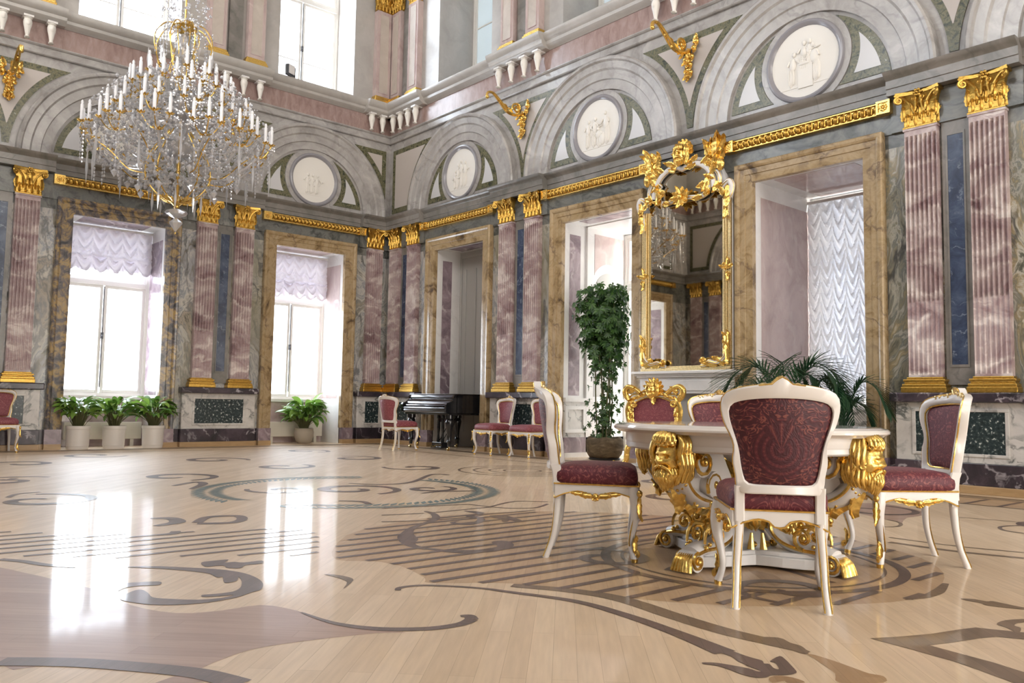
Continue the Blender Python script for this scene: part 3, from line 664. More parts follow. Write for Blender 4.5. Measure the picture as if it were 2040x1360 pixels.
# ---- carved capital, pilasters
def capital_mesh(parent, name='capital'):
    b = MB(); H = .44; bw = .185; D = .10
    prof = [(0,bw+.012,D+.012),(.02,bw+.012,D+.012),(.03,bw,D),(.22,bw,D),(.34,bw+.025,D+.02),(.395,bw+.045,D+.04)]
    b.loft([[(-x,0,z),(-x,-d,z),(x,-d,z),(x,0,z)] for z,x,d in prof])
    # abacus with concave front
    n = 9; top = [(-.255+.51*i/(n-1), -(D+.10-.055*(1-(2*i/(n-1)-1)**2))) for i in range(n)]
    poly = [(-.255,0)] + top + [(.255,0)]
    b.slab(poly,.395,.415); b.slab([(x*.97,y*.97) for x,y in poly],.415,.44)
    for x in (-.138,-.046,.046,.138): b.leaf((x,-D-.004,.02),(0,0,1),(0,-1,0),.17,.10,curl=.75,lobes=4)
    for x in (-.185,-.092,0,.092,.185): b.leaf((x,-D-.006,.10),(0,0,1),(0,-1,0),.20,.095,curl=.8,lobes=4)
    for sg in (-1,1):
        b.leaf((sg*bw,-D*.5,.03),(0,0,1),(sg,0,0),.2,.09,curl=.8,lobes=4)
        # corner volutes and inner stalks
        b.tube(catmull([(sg*.06,-D-.01,.18),(sg*.10,-D-.03,.29),(sg*.17,-D-.055,.37),(sg*.225,-D-.075,.385)],4),[.016,.014,.018],5)
        b.spiral((sg*.215,-D-.075,.345),.048,.008,1.7,[.017,.013,.01],ax=(sg*.8,-.6,0),ay=(0,0,1),a0=pi/2,hand=-1)
        b.ell((sg*.215,-D-.078,.345),.016,6,4)
        b.tube(catmull([(sg*.05,-D-.01,.2),(sg*.03,-D-.03,.29),(sg*.045,-D-.04,.35)],3),.012,5)
        b.spiral((sg*.05,-D-.045,.345),.03,.006,1.5,[.011,.007],a0=pi/2,hand=sg)
    for k in range(6):
        a = 2*pi*k/6; b.ell((.035*cos(a),-D-.065,.405+.035*sin(a)),(.02,.012,.02),6,4)
    b.ell((0,-D-.072,.405),.016,6,4)
    return b.build(name,M['gold_dark'],parent,smooth=50)
def pilaster(label, w, s, group='lower pilasters'):
    t = thing('pilaster', label, 'pilaster', on_wall(w,s,0,1.11), wrot(w), group)
    b = MB(); 
    for z0,z1,x,d in ((0,.065,.255,.165),(.065,.10,.245,.155),(.10,.125,.225,.135),(.125,.155,.235,.145),(.155,.18,.205,.115)): b.box(-x,x,-d,0,z0,z1)
    b.build('base',M['gold_dark'],t,bevel=.008)
    b = MB(); hw = .185; D = .10; nf = 7
    def ring(z, dep, convex=0):
        pts = [(-hw,0,z),(-hw,-D,z)]; fw = 2*hw/nf
        for i in range(nf):
            x0 = -hw+fw*i
            for k in range(6):
                u = k/5; a = sin(pi*u)
                pts.append((x0+fw*(.12+.76*u), -D+dep*(a**.6 if a > 0 else 0), z))
        pts += [(hw,-D,z),(hw,0,z)]; return pts
    zc = 1.05
    b.loft([ring(.18,0),ring(.205,0),ring(.21,.012),ring(zc,.012),ring(zc+.03,.044),ring(3.02,.044),ring(3.06,0),ring(3.13,0)])
    b.box(-hw-.012,hw+.012,-D-.012,0,3.125,3.155)
    b.build('shaft',M['pink'],t,smooth=40)
    c = capital_mesh(t); c.location = (0,0,3.15)
    return t
P0 = pilaster('fluted rose pilaster right of the piano doorway, the nearer to the piano of its pair','right',4.165)
def pil(w, s, label): return dup(P0, on_wall(w,s,0,1.11), wrot(w), label)
pil('right',4.885,'fluted rose pilaster left of the tall tree, the nearer to the tree of its pair')
pil('right',.41,'narrow looking rose pilaster beside the room corner, first one on the piano wall')
pil('right',1.10,'rose pilaster left of the piano doorway, between it and a thin blue strip')
pil('right',11.68,'large fluted rose pilaster with gold capital, just right of the ruched curtain window')
pil('right',12.40,'tallest looking fluted rose pilaster, beyond the blue strip beside the ruched curtain window')
pil('left',.37,'rose pilaster right of the single plant window, next to the room corner')
pil('left',3.37,'rose pilaster beside the single plant window, across the blue strip from the chandelier side')
pil('left',4.11,'rose pilaster beside the three plant window, its capital under the chandelier')
pil('left',7.15,'rose pilaster at the far end of view, left of the three plant window')
pil('left',7.88,'rose pilaster of the window wall seen only in the mirror')
pil('front',.41,'rose pilaster seen in the mirror beside the reflected corner')
pil('front',1.10,'rose pilaster seen in the mirror, second from the reflected corner')

def pedestal(w, s0, s1, panel):
    t = thing('trim_11', None, None, on_wall(w,(s0+s1)/2,0,0), wrot(w)); t['kind'] = 'structure'
    h = (s1-s0)/2
    def pt(name, m, hw, d, z0, z1, bev=.006):
        b = MB(); b.box(-hw,hw,-d,0,z0,z1); return st(b.build(name,m,t,bevel=bev))
    pt('baseboard',M['wood_skirt'],h,.15,0,.09); pt('plinth',M['purple'],h-.01,.135,.09,.33)
    pt('die',M['panel'],h-.02,.11,.33,1.0); pt('cap',M['purple'],h+.02,.20,1.0,1.11,.015)
    if panel:
        b = MB(); p = panel
        for x0,x1,z0,z1 in ((-p-.04,p+.04,.40,.435),(-p-.04,p+.04,.895,.93),(-p-.04,-p,.435,.895),(p,p+.04,.435,.895)): b.box(x0,x1,-.125,-.1,z0,z1)
        st(b.build('panel_frame',M['panel'],t,bevel=.005))
        b = MB(); b.box(-p,p,-.113,-.1,.435,.895); st(b.build('panel',M['porphyry'],t))
for a,c in PAIRS['right']: pedestal('right',a,c,.47 if a > 1 else .40)
for a,c in PAIRS['left']: pedestal('left',a,c,.47 if a > 1 else .17)
for a,c in PAIRS['front'][:1]: pedestal('front',a,c,.4)
for w,sp in (('right',.755),('right',4.525),('right',12.04),('left',3.74),('left',7.51),('front',.755)):
    b = MB(wxf(w)); z0,z1 = 1.43,4.10
    b.mi = 0; b.box(sp-.15,sp+.15,0,.025,1.2,4.27)
    for x0,x1,a,c in ((-.105,-.085,z0-.03,z1+.03),(.085,.105,z0-.03,z1+.03),(-.085,.085,z0-.03,z0),(-.085,.085,z1,z1+.03)): b.box(sp+x0,sp+x1,.02,.035,a,c)
    b.mi = 1; b.box(sp-.085,sp+.085,.0,.028,z0,z1)
    st(b.build('trim_12',[M['grey'],M['lapis']]))

# ---- gilded bars over the openings
def gold_bar(label, w, sc, hw):
    t = thing('gilded_cornice_bar', label, 'gilded bar', on_wall(w,sc,0,4.52), wrot(w), 'gilded bars above the openings')
    b = MB(); b.box(-hw,hw,-.10,0,0,.018); b.box(-hw,hw,-.10,0,.135,.155); b.box(-hw,hw,-.075,0,.018,.135)
    b.build('rail',M['gold'],t,bevel=.004)
    b = MB(); n = int(2*(hw-.14)/.085)
    for i in range(n):
        x = -hw+.17+(2*hw-.34)*i/(n-1); sg = -1 if x < 0 else 1
        b.ell((x,-.085,.077),(.052,.04,.05),8,5, Matrix.Rotation(sg*.35,3,'Y'))
        b.tube([(x+sg*.035,-.115,.03),(x+sg*.045,-.13,.077),(x+sg*.035,-.115,.124)],.009,4)
        b.ell((x,-.125,.077),(.02,.012,.03),6,4)
    b.build('leaf_moulding',M['gold_dark'],t,smooth=50)
    for sg in (-1,1):
        b = MB(); x0 = sg*(hw-.07)
        b.box(x0-.085,x0+.085,-.125,0,-.005,.16)
        for a,c,e,f in ((-.085,.085,-.005,.02),(-.085,.085,.135,.16),(-.085,-.06,.02,.135),(.06,.085,.02,.135)): b.box(x0+a,x0+c,-.14,-.12,e,f)
        for k in range(8):
            q = 2*pi*k/8; b.ell((x0+.034*cos(q),-.128,.077+.034*sin(q)),(.018,.012,.018),6,4)
        b.ell((x0,-.132,.077),(.016,.014,.016),6,4)
        b.build('end_block',M['gold'],t,smooth=40)
gold_bar('gilded leaf bar on the wall above the piano doorway','right',2.62,1.20)
gold_bar('gilded leaf bar above the niche with the tall tree, left of the mirror top','right',6.37,1.20)
gold_bar('long gilded leaf bar above the ruched curtain window','right',10.15,1.18)
gold_bar('gilded leaf bar above the single plant window','left',1.83,1.17)
gold_bar('gilded leaf bar above the three plant window, behind the chandelier','left',5.60,1.17)
gold_bar('gilded leaf bar on the window wall seen in the mirror','left',9.36,1.17)

# ---- door and window surrounds
def architrave(w, sc, m, hi=HALF, ho=1.05, top=4.06):
    b = MB(wxf(w)); prof = [(-.012,-.03),(-.012,.05),(0,.055),(.09,.06),(.095,.075),(.17,.08),(.175,.095),(.20,.11),(.235,.115),(.25,.10),(.25,0)]
    f = (ho-hi)/.25
    paths = []
    for wd,d in prof:
        x = hi+wd*f; z = top+wd*f
        paths.append([(sc-x,d,.33),(sc-x,d,z),(sc+x,d,z),(sc+x,d,.33)])
    rows = [[p[k] for p in paths] for k in range(4)]
    b.mi = 0; b.loft(rows, closed=False, caps=False)
    for sg in (-1,1):
        x0,x1 = sorted((sc+sg*hi, sc+sg*(ho+.01)))
        b.mi = 1; b.box(x0,x1,-.02,.12,.09,.335); b.mi = 2; b.box(x0,x1,-.02,.135,0,.09)
    st(b.build('trim_13',[m,M['violet'],M['wood_skirt']],smooth=20))
for c in RB[:3]: architrave('right',c,M['yellow'])
architrave('left',LB[0],M['yellow']); architrave('left',LB[1],M['dark_yellow']); architrave('left',LB[2],M['yellow'])

def lining(w, sc, d0, d1, panel, pz, mp, top=4.075, bottom=0.0, soffit=True, sides=(-1,1), off=0):
    """white marble lining of a reveal from depth d0 to d1 with an inset coloured panel"""
    b = MB(wxf(w)); h = HALF-off
    for sg in sides:
        x0,x1 = sorted((sc+sg*(h-.008), sc+sg*(h+.02)))
        b.mi = 0; b.box(x0,x1,-d1,-d0,bottom,top)
        y0,y1 = sorted((sc+sg*(h-.012), sc+sg*h)); p0,p1 = panel
        b.mi = 1; b.box(y0,y1,-p1,-p0,pz[0],pz[1])
    if soffit:
        b.mi = 0; b.box(sc-h,sc+h,-d1,-d0,top,top+.015)
        b.mi = 1; b.box(sc-h+.22,sc+h-.22,-(d1-.12),-(d0+.14),top-.004,top)
    st(b.build('trim_14',[M['white_stone'],mp]))
# piano doorway
lining('right',RB[0],.02,.63,(.17,.41),(.5,3.86),M['violet'])
b = MB(wxf('right')); c = RB[0]; b.box(c-HALF,c+HALF,-.70,-.63,0,4.11)
dr = st(b.build('door_1',M['door_recess_grey']))
b = MB(wxf('right'))
for x0,x1,z0,z1 in ((-.74,-.70,0,4.0),(-.70,.74,3.94,4.0),(-.02,.02,0,3.94),(-.58,-.55,.3,3.7),(-.25,-.22,.3,3.7)): b.box(c+x0,c+x1,-.63,-.605,z0,z1)
st(b.build('door_frame',M['door_recess_grey'],dr,bevel=.008))
# tree niche: white jamb with violet strip, then a flat arch coloured grey for a recess's shade
c = RB[1]
lining('right',c,.02,.56,(.15,.42),(1.06,3.88),M['violet'],bottom=1.0)
b = MB(wxf('right')); b.mi = 0
for sg in (-1,1):
    x0,x1 = sorted((c+sg*HALF,c+sg*(HALF-.05)))
    b.mi = 0; b.box(x0,x1,-1.64,-.56,0,4.10)
    y0,y1 = sorted((c+sg*(HALF-.056),c+sg*(HALF-.05)))
    poly = [(.74,3.96),(1.52,3.96),(1.52,3.22)] + [(1.13+.47*cos(a),2.98+.47*sin(a)) for a in [radians(36+108*i/12) for i in range(13)]] + [(.74,3.22)]
    b.mi = 1; n = len(poly)
    b.add([(c+sg*(HALF-.056),-d,z) for d,z in poly]+[(c+sg*HALF,-d,z) for d,z in poly],[list(range(n))]+[(i,(i+1)%n,(i+1)%n+n,i+n) for i in range(n)])
    poly = [(.74,1.05),(1.52,1.05),(1.52,2.9)] + [(1.13+.39*cos(a),2.9+.39*sin(a)) for a in [radians(180*i/14) for i in range(1,14)]] + [(.74,2.9)]
    b.mi = 2; n = len(poly)
    b.add([(c+sg*(HALF-.056),-d,z) for d,z in poly]+[(c+sg*HALF,-d,z) for d,z in poly],[list(range(n))]+[(i,(i+1)%n,(i+1)%n+n,i+n) for i in range(n)])
    # dado
    x0,x1 = sorted((c+sg*HALF,c+sg*(HALF-.07)))
    b.mi = 0; b.box(x0,x1,-1.62,-.03,.95,1.02); b.mi = 3; b.box(*sorted((c+sg*HALF,c+sg*(HALF-.03))),-1.62,-.03,.34,.95)
    b.mi = 0
    for d0,d1,z0,z1 in ((.05,.55,.82,.88),(.05,.55,.42,.48),(.05,.11,.48,.82),(.49,.55,.48,.82)): b.box(*sorted((c+sg*(HALF-.03),c+sg*(HALF-.055))),-d1,-d0,z0,z1)
    b.mi = 4; b.box(*sorted((c+sg*HALF,c+sg*(HALF-.05))),-1.62,-.03,.08,.34); b.mi = 0; b.box(*sorted((c+sg*HALF,c+sg*(HALF-.07))),-1.62,-.03,0,.08)
b.mi = 0; b.box(c-HALF,c+HALF,-1.64,-.56,4.06,4.10)
st(b.build('trim_15',[M['white_stone'],M['pink_plain'],M['door_recess_grey'],M['panel'],M['violet']]))
c = RB[1]
# curtained window reveal
c = RB[2]
lining('right',c,.02,1.6,(.17,1.53),(1.0,3.86),M['pink_plain'],bottom=0)
b = MB(wxf('right')); b.box(c-HALF,c+HALF,-1.65,-1.5,0,.9); st(b.build('trim_16',M['panel']))
# left window reveals and the wall below their sills
for c in LB:
    lining('left',c,.02,.90,(.14,.78),(.95,3.85),M['violet'] if c != LB[0] else M['pink_plain'])
    b = MB(wxf('left')); b.mi = 0; b.box(c-HALF,c+HALF,-.95,-.78,0,.86); b.mi = 1; b.box(c-HALF,c+HALF,-.95,-.70,.86,.91)
    st(b.build('trim_16',[M['pink_plain'],M['white_stone']]))

# ---- windows
def window(n, w, sc, hw, z0, z1, d, transom=None, mull=0.0, bars=(), m='white_wood', glass='pane'):
    t = thing('window_%d' % n, None, None, on_wall(w,sc,-d,z0), wrot(w)); t['kind'] = 'structure'
    H = z1-z0
    b = MB(); f = .065
    for x0,x1,a,c in ((-hw,-hw+f,0,H),(hw-f,hw,0,H),(-hw+f,hw-f,0,f),(-hw+f,hw-f,H-f,H)): b.box(x0,x1,-.04,.05,a,c)
    if transom: b.box(-hw+f,hw-f,-.055,.05,transom-z0-.045,transom-z0+.045)
    st(b.build('window_frame',M[m],t,bevel=.008))
    zt = (transom-z0-.045) if transom else H-f
    parts = [(-hw+f,mull-.012,f,zt),(mull+.012,hw-f,f,zt)]
    if transom: parts.append((-hw+f,hw-f,transom-z0+.045,H-f))
    for x0,x1,a,c in parts:
        b = MB(); g = .055
        for p,q,r_,s_ in ((x0,x0+g,a,c),(x1-g,x1,a,c),(x0+g,x1-g,a,a+g),(x0+g,x1-g,c-g,c)): b.box(p,q,-.025,.03,r_,s_)
        for bz in bars:
            if a < bz-z0 < c: b.box(x0+g,x1-g,-.02,.025,bz-z0-.015,bz-z0+.015)
        sash = st(b.build('sash',M[m],t,bevel=.006))
        b = MB(); b.box(x0+g,x1-g,-.003,.003,a+g,c-g); st(b.build('pane',M[glass],sash))
    if mull is not None and transom:
        b = MB(); b.tube([(mull,-.035,f+.1),(mull,-.035,zt-.02)],.011,6); b.box(mull-.02,mull+.02,-.06,-.025,f+1.0,f+1.12); b.ell((mull,-.07,f+1.06),.018,6,4)
        st(b.build('bolt_rod',M['iron'],t,smooth=40))
    return t
wi = 1
for c in LB:
    window(wi,'left',c,.80,.91,4.07,.86,transom=3.02,mull=0.0); wi += 1
for c in LB:
    window(wi,'left',c,UH,7.52,11.2,.80,transom=9.75,mull=0.0,bars=(8.35,)); wi += 1
window(wi,'right',RB[2],.80,.90,4.07,1.58,transom=3.1); wi += 1

window(wi,'right',RB[1],.75,.10,4.05,1.58,transom=3.1); wi += 1
for c in RB:
    window(wi,'right',c,UH,7.52,11.2,.95,transom=9.95,bars=(8.25,9.1),glass='blind',m='white_wood'); wi += 1
for c in LB:
    window(wi,'back',c,.80,.05,4.08,.4,transom=3.0); wi += 1
    window(wi,'back',c,UH,7.52,11.2,.4,transom=9.75); wi += 1
for c in RB[:4]:
    window(wi,'front',c,UH,7.52,11.2,.4,transom=9.75); wi += 1

# ---- upper storey pilasters and little term brackets under the ledge
def upper_pilaster(label, w, s):
    t = thing('upper_pilaster', label, 'pilaster', on_wall(w,s,0,7.5), wrot(w), 'upper pilasters above the ledge')
    b = MB()
    for z0,z1,x,d in ((0,.13,.235,.20),(.13,.17,.22,.185),(.17,.21,.2,.165)): b.box(-x,x,-d,0,z0,z1)
    b.build('base',M['gold'],t,bevel=.01)
    b = MB(); b.mi = 0; b.box(-.18,.18,-.14,0,.2,2.18)
    b.mi = 1; b.box(-.115,.115,-.146,-.13,.30,2.10)
    b.mi = 0
    for x in (-.125,.11): b.box(x,x+.015,-.152,-.13,.29,2.11)
    b.box(-.11,.11,-.152,-.13,.285,.30)
    b.build('shaft',[M['pink_plain'],M['beige']],t)
    cp = capital_mesh(t); cp.location = (0,-.03,2.18)
    return t
U0 = upper_pilaster('upper pilaster above the ledge over the piano doorway, left one of its pair','right',4.15)
for w,s,l in (('right',4.86,'upper pilaster between the two pale blue windows, right one of its pair'),
        ('right',.30,'upper pilaster in the corner above the piano wall, topped by the gold capital'),
        ('right',.98,'upper pilaster just left of the first pale blue window on the piano wall'),
        ('left',.34,'upper pilaster in the corner on the window wall, topped by the gold capital'),
        ('left',3.32,'upper pilaster left of the bright upper window by the corner'),
        ('left',4.12,'upper pilaster behind the top of the chandelier'),
        ('left',7.15,'upper pilaster above the ledge at the far end of the window wall')):
    dup(U0,on_wall(w,s,0,7.5),wrot(w),l)
for w,s in (('right',.64),('right',4.505),('left',3.72)):
    b = MB(wxf(w)); b.box(s-.14,s+.14,0,.06,7.5,9.7); st(b.build('trim_17',M['grey']))
def term(label, w, s):
    t = thing('term_bracket', label, 'bracket', on_wall(w,s,.17,6.885), wrot(w), 'white term brackets under the ledge')
    b = MB(); prof = [(.034,0),(.036,.02),(.026,.025),(.026,.05),(.036,.09),(.046,.14),(.058,.18),(.062,.22),(.055,.25),(.045,.262),(.058,.27),(.058,.285)]
    prof = [(r*1.12,z*1.24) for r,z in prof]; b.lathe(prof,14); b.ell((0,-.02,.012),(.04,.05,.014),8,4); b.ell((0,-.035,.25),(.045,.045,.06),8,5)
    for k in range(5): b.tube([(.05*sin(-1.0+k*.5),-.05*cos(-1.0+k*.5),.20),(.026*sin(-1.0+k*.5),-.026*cos(-1.0+k*.5),.07)],.007,4)
    b.build('carved_shaft',M['plaster'],t,smooth=50)
    b = MB(); b.box(-.075,.075,-.075,.125,.352,.385); b.build('abacus',M['white_stone'],t)
    return t
T0 = term('white carved bracket under the ledge, nearest the corner on the piano wall','right',.34)
names = ['first','second','third','fourth']
for i,s in enumerate((.63,.92,1.21)): dup(T0,on_wall('right',s,.17,6.885),wrot('right'),'white carved bracket under the ledge on the piano wall, %s from the corner' % names[i+1])
for i,s in enumerate((.34,.62)): dup(T0,on_wall('left',s,.17,6.885),wrot('left'),'white carved bracket under the ledge on the window wall, %s from the corner' % names[i])
for i,s in enumerate((3.98,4.34,4.70,5.06)): dup(T0,on_wall('right',s,.17,6.885),wrot('right'),'white carved bracket between the two pale blue windows, %s from the corner side' % names[i])
for i,s in enumerate((7.76,8.12,8.48,8.84)): dup(T0,on_wall('right',s,.17,6.885),wrot('right'),'white carved bracket above the mirror, %s from the corner side' % names[i])
for i,s in enumerate((3.22,3.56,3.92,4.28)): dup(T0,on_wall('left',s,.17,6.885),wrot('left'),'white carved bracket just right of the chandelier, %s from the corner side' % names[i])
for i,s in enumerate((6.97,7.33,7.69)): dup(T0,on_wall('left',s,.17,6.885),wrot('left'),'white carved bracket left of the chandelier, %s from the corner side' % names[i])
for i,s in enumerate((.34,.63,.92,1.21)): dup(T0,on_wall('front',s,.17,6.885),wrot('front'),'white carved bracket seen only in the mirror, %s from the reflected corner' % names[i])

# ---- gilded brackets on the spandrels
def sconce(label, w, s, sc=1.0):
    t = thing('gilded_wall_bracket', label, 'wall bracket', on_wall(w,s,0,5.86), wrot(w), 'gilded brackets between the arches')
    b = MB()
    for x,z,r in ((0,.03,.04),(-.045,.07,.035),(.045,.08,.035),(0,.12,.045),(-.03,.18,.04),(.035,.2,.04),(0,.25,.05),(-.06,.3,.045),(.06,.32,.045),(0,.36,.055),(-.10,.42,.05),(.10,.44,.05),(-.12,.50,.05),(.14,.53,.05)):
        b.ell((x,-.04,z),(r,r*.9,r),7,5)
        b.leaf((x,-.05,z-.02),(x*3,-.3,-.6),(0,-1,0),.11,.08,curl=.5,lobes=3)
    b.leaf((0,-.05,.45),(0,-.1,-1),(0,-1,0),.3,.13,curl=.5,lobes=4); b.leaf((-.08,-.05,.5),(-.3,-.1,.8),(0,-1,0),.16,.1); b.leaf((.1,-.05,.5),(.4,-.1,.8),(0,-1,0),.16,.1)
    b.build('backplate',M['gold'],t,smooth=50)
    b = MB()
    for dx in (-.012,.012):
        b.tube(catmull([(dx*3,-.06,.40),(dx*2,-.24,.34),(dx*2,-.42,.36),(dx*2,-.60,.50),(dx,-.76,.61),(dx,-.88,.60),(dx,-.91,.52)],6),[.024,.02,.018,.02,.02],6)
    b.ell((0,-.90,.51),.036,7,5); b.ell((0,-.44,.37),.03,6,4); b.ell((0,-.60,.50),.026,6,4)
    for k in range(3): b.leaf((0,-.30-.12*k,.36+.05*k),(0,-.5,.4),(0,-.6,-.5),.14,.07,curl=.8,lobes=3)
    b.spiral((0,-.2,.47),.105,.02,1.6,[.02,.014],ax=(0,-1,0),ay=(0,0,1),a0=-.4,hand=1)
    b.build('arm',M['gold'],t,smooth=50)
    return t
S0 = sconce('gilded bracket with curled arm on the wall between the two arches nearest the corner','right',4.54)
dup(S0,on_wall('right',8.29,0,5.86),0,'gilded bracket with curled arm on the wall above the mirror')
dup(S0,on_wall('left',3.77,0,5.86),wrot('left'),'gilded bracket partly hidden behind the candles of the chandelier')
dup(S0,on_wall('left',7.52,0,5.86),wrot('left'),'gilded bracket left of the chandelier at the edge of view')

# ---- floodlight on the left ledge
t = thing('floodlight','small grey floodlight box on the ledge below the bright upper window','floodlight',on_wall('left',2.62,.25,7.52),wrot('left')+.4)
b = MB(); b.box(-.10,.10,-.03,.06,.03,.24); b.build('housing',M['iron'],t,bevel=.01)
b = MB(); b.box(-.085,.085,-.036,-.028,.045,.225); b.build('lens',M['white_cool'],t)
b = MB(); b.box(-.13,-.11,-.02,.03,0,.22); b.box(.11,.13,-.02,.03,0,.22); b.box(-.13,.13,-.02,.03,0,.02); b.build('yoke',M['iron'],t)
# ================================================================== furniture
def resample(pts, n, closed=False):
    P = [Vector(p) for p in pts]
    if closed: P = P+[P[0]]
    L = [0]
    for a,c in zip(P,P[1:]): L.append(L[-1]+(c-a).length)
    out = []; tot = L[-1]; k = 0
    cnt = n if closed else n-1
    for i in range(n):
        d = tot*i/cnt
        while k < len(P)-2 and L[k+1] < d: k += 1
        f = (d-L[k])/max(1e-9, L[k+1]-L[k]); out.append(P[k].lerp(P[k+1], max(0,min(1,f))))
    return out
def sym_outline(half, n=33, smooth=True):
    """closed outline from the right half (x >= 0) listed bottom centre to top centre; returns (x, z) pairs"""
    h = [(x,0,z) for x,z in half]
    if smooth: h = catmull(h,4)
    h = resample(h, n)
    R_ = [(p[0],p[2]) for p in h]; L_ = [(-x,z) for x,z in R_[-2:0:-1]]
    return R_+L_
OUT = [(0,.515),(.08,.514),(.14,.512),(.178,.518),(.190,.555),(.194,.60),(.2035,.645),(.203,.685),(.199,.72),(.213,.77),(.236,.815),(.251,.86),(.258,.905),(.252,.945),(.232,.97),(.19,.987),(.12,1.0),(.06,1.006),(.036,1.012),(.022,1.03),(0,1.042)]
INN = [(0,.556),(.05,.556),(.10,.556),(.135,.559),(.154,.575),(.164,.61),(.171,.645),(.176,.685),(.182,.72),(.196,.77),(.211,.815),(.222,.86),(.224,.888),(.214,.912),(.19,.926),(.15,.935),(.11,.940),(.07,.943),(.04,.944),(.02,.9445),(0,.9445)]
def by(x, z): return .245+(z-.44)*.18-1.25*x*x
def make_chair(label, fabric, group):
    t = thing('side_chair', label, 'chair', (0,0,0), 0, group)
    W, G, F = M['white'], M['gold'], M[fabric]
    o = sym_outline(OUT); i_ = sym_outline(INN); n = len(o)
    # back frame
    b = MB(); mid = [((a[0]+c[0])/2,(a[1]+c[1])/2) for a,c in zip(o,i_)]
    lp = lambda P, off: [(x,by(x,z)+off,z) for x,z in P]
    inset = lambda P,Q,f: [(a[0]+(c[0]-a[0])*f,a[1]+(c[1]-a[1])*f) for a,c in zip(P,Q)]
    b.ringstrip([lp(o,.026),lp(o,-.020),lp(inset(o,i_,.2),-.031),lp(mid,-.035),lp(inset(o,i_,.8),-.027),lp(i_,-.010),lp(i_,.016),lp(inset(o,i_,.85),.024),lp(inset(o,i_,.12),.031),lp(o,.026)])
    for sg in (-1,1):
        b.loft([[(sg*(.175+dx),y+dy,z) for dx,dy in ((-.022,-.026),(-.016,-.031),(.016,-.031),(.022,-.024),(.022,.024),(.016,.03),(-.016,.03),(-.022,.024))] for z,y in ((.385,.207),(.46,.207),(.51,.5*(.207+by(.175,.51))),(.545,by(.175,.545)))])
    b.build('back_frame',W,t,smooth=40)
    # gilt lines on the frame
    b = MB()
    for P,off,r in ((o,-.022,.0045),(i_,-.020,.0052)):
        L_ = lp(P,off); b.tube(L_+[L_[0]],r,5)
    b.tube([(x,by(x,z)+.028,z) for x,z in inset(o,i_,.04)[28:n-27]],.0035,4)
    b.build('gilt_line',G,t,smooth=60)
    # upholstery, inside and outside of the back
    c0 = (0,.75)
    for nm,sg,h in (('backrest',-1,.026),('back_panel',1,.016)):
        b = MB(); loops = []
        for f in (1.0,.975,.92,.8,.6,.35,.12):
            hh = h*sqrt(max(0,1-f**3))
            loops.append([(c0[0]+(x-c0[0])*f, by((x-c0[0])*f,c0[1]+(z-c0[1])*f)+(sg*(.004+hh)), c0[1]+(z-c0[1])*f) for x,z in i_])
        b.ringstrip(loops, True); b.build(nm,M['damask'] if nm == 'back_panel' and fabric == 'damask_front' else F,t,smooth=80)
    # crest
    b = MB()
    for k in range(7):
        a = pi*(.08+.84*k/6); b.tube([(0,by(0,1.0)-.03,.998),(.03*cos(a),by(0,1.03)-.034,1.0+.045*sin(a))],[.004,.009],5)
    for sg in (-1,1):
        b.leaf((sg*.03,by(0,1)-.03,1.0),(sg,0,-.08),(0,-1,.3),.09,.04,curl=.6,lobes=3)
        b.spiral((sg*.075,by(.07,1)-.03,.992),.018,.004,1.5,[.008,.005],a0=0,hand=sg)
        b.leaf((sg*.09,by(.1,.99)-.028,.992),(sg,0,-.2),(0,-1,.3),.08,.03,curl=.5,lobes=3)
        b.spiral((sg*.17,by(.17,.98)-.026,.982),.014,.003,1.5,[.007,.004],a0=0,hand=sg)
        b.ell((sg*.135,by(.13,.99)-.03,.986),.011,6,4)
    b.build('crest_carving',M['gold_pale'],t,smooth=50)
    # seat rail
    fl,fr,bl,br_ = (-.268,-.262),(.268,-.262),(-.208,.222),(.208,.222)
    b = MB()
    def rail(p, q, sc):
        p = Vector((p[0],p[1],0)); q = Vector((q[0],q[1],0)); d = q-p; L = d.length; d.normalize(); nn = Vector((d.y,-d.x,0))
        K = 18; top = []; bot = []
        for k in range(K+1):
            u = k/K; e = abs(2*u-1)
            z = .372 + .020*sin(pi*min(1,e*1.15))**2 - .022*max(0,e-.80)/.2 - (.016 if e < .16 else 0)*sc
            bot.append((p+d*(L*u), z))
        ring = [[tuple(P+nn*0+Vector((0,0,.436))), tuple(P-nn*.035+Vector((0,0,.436))), tuple(P-nn*.035+Vector((0,0,z))), tuple(P+Vector((0,0,z)))] for P,z in bot]
        b.loft(ring)
        return [(P+nn*.003+Vector((0,0,z+.003))) for P,z in bot], [(P+nn*.003+Vector((0,0,.436))) for P,z in bot]
    ed = [rail(fl,fr,1),rail(fr,br_,1),rail(br_,bl,1),rail(bl,fl,1)]
    b.build('seat_rail',W,t,smooth=35)
    b = MB()
    for lo,up_ in ed: b.tube(lo,.0045,5); b.tube(up_,.0052,5)
    for (lo,_),N_ in zip((ed[0],ed[1],ed[3]),((0,-1,0),(1,.12,0),(-1,.12,0))):
        m = lo[9]; N_ = Vector(N_).normalized(); d = (lo[10]-lo[8]).normalized()
        c = m+N_*.01+Vector((0,0,.012))
        b.ell(c,(.022,.022,.018),7,5)
        for k in range(5):
            a = pi*(.1+.8*k/4); b.tube([c,c+d*(.03*cos(a))+Vector((0,0,-.028*sin(a)))+N_*.008],[.005,.008],5)
        for sg in (-1,1):
            b.leaf(c+d*(sg*.02),d*sg+Vector((0,0,.06)),N_,.085,.042,curl=.5,lobes=3)
            b.leaf(c+d*(sg*.085)+Vector((0,0,.008)),d*sg+Vector((0,0,.12)),N_,.07,.028,curl=.3,lobes=3)
    b.build('apron_carving',G,t,smooth=50)
    # cushion
    base = []
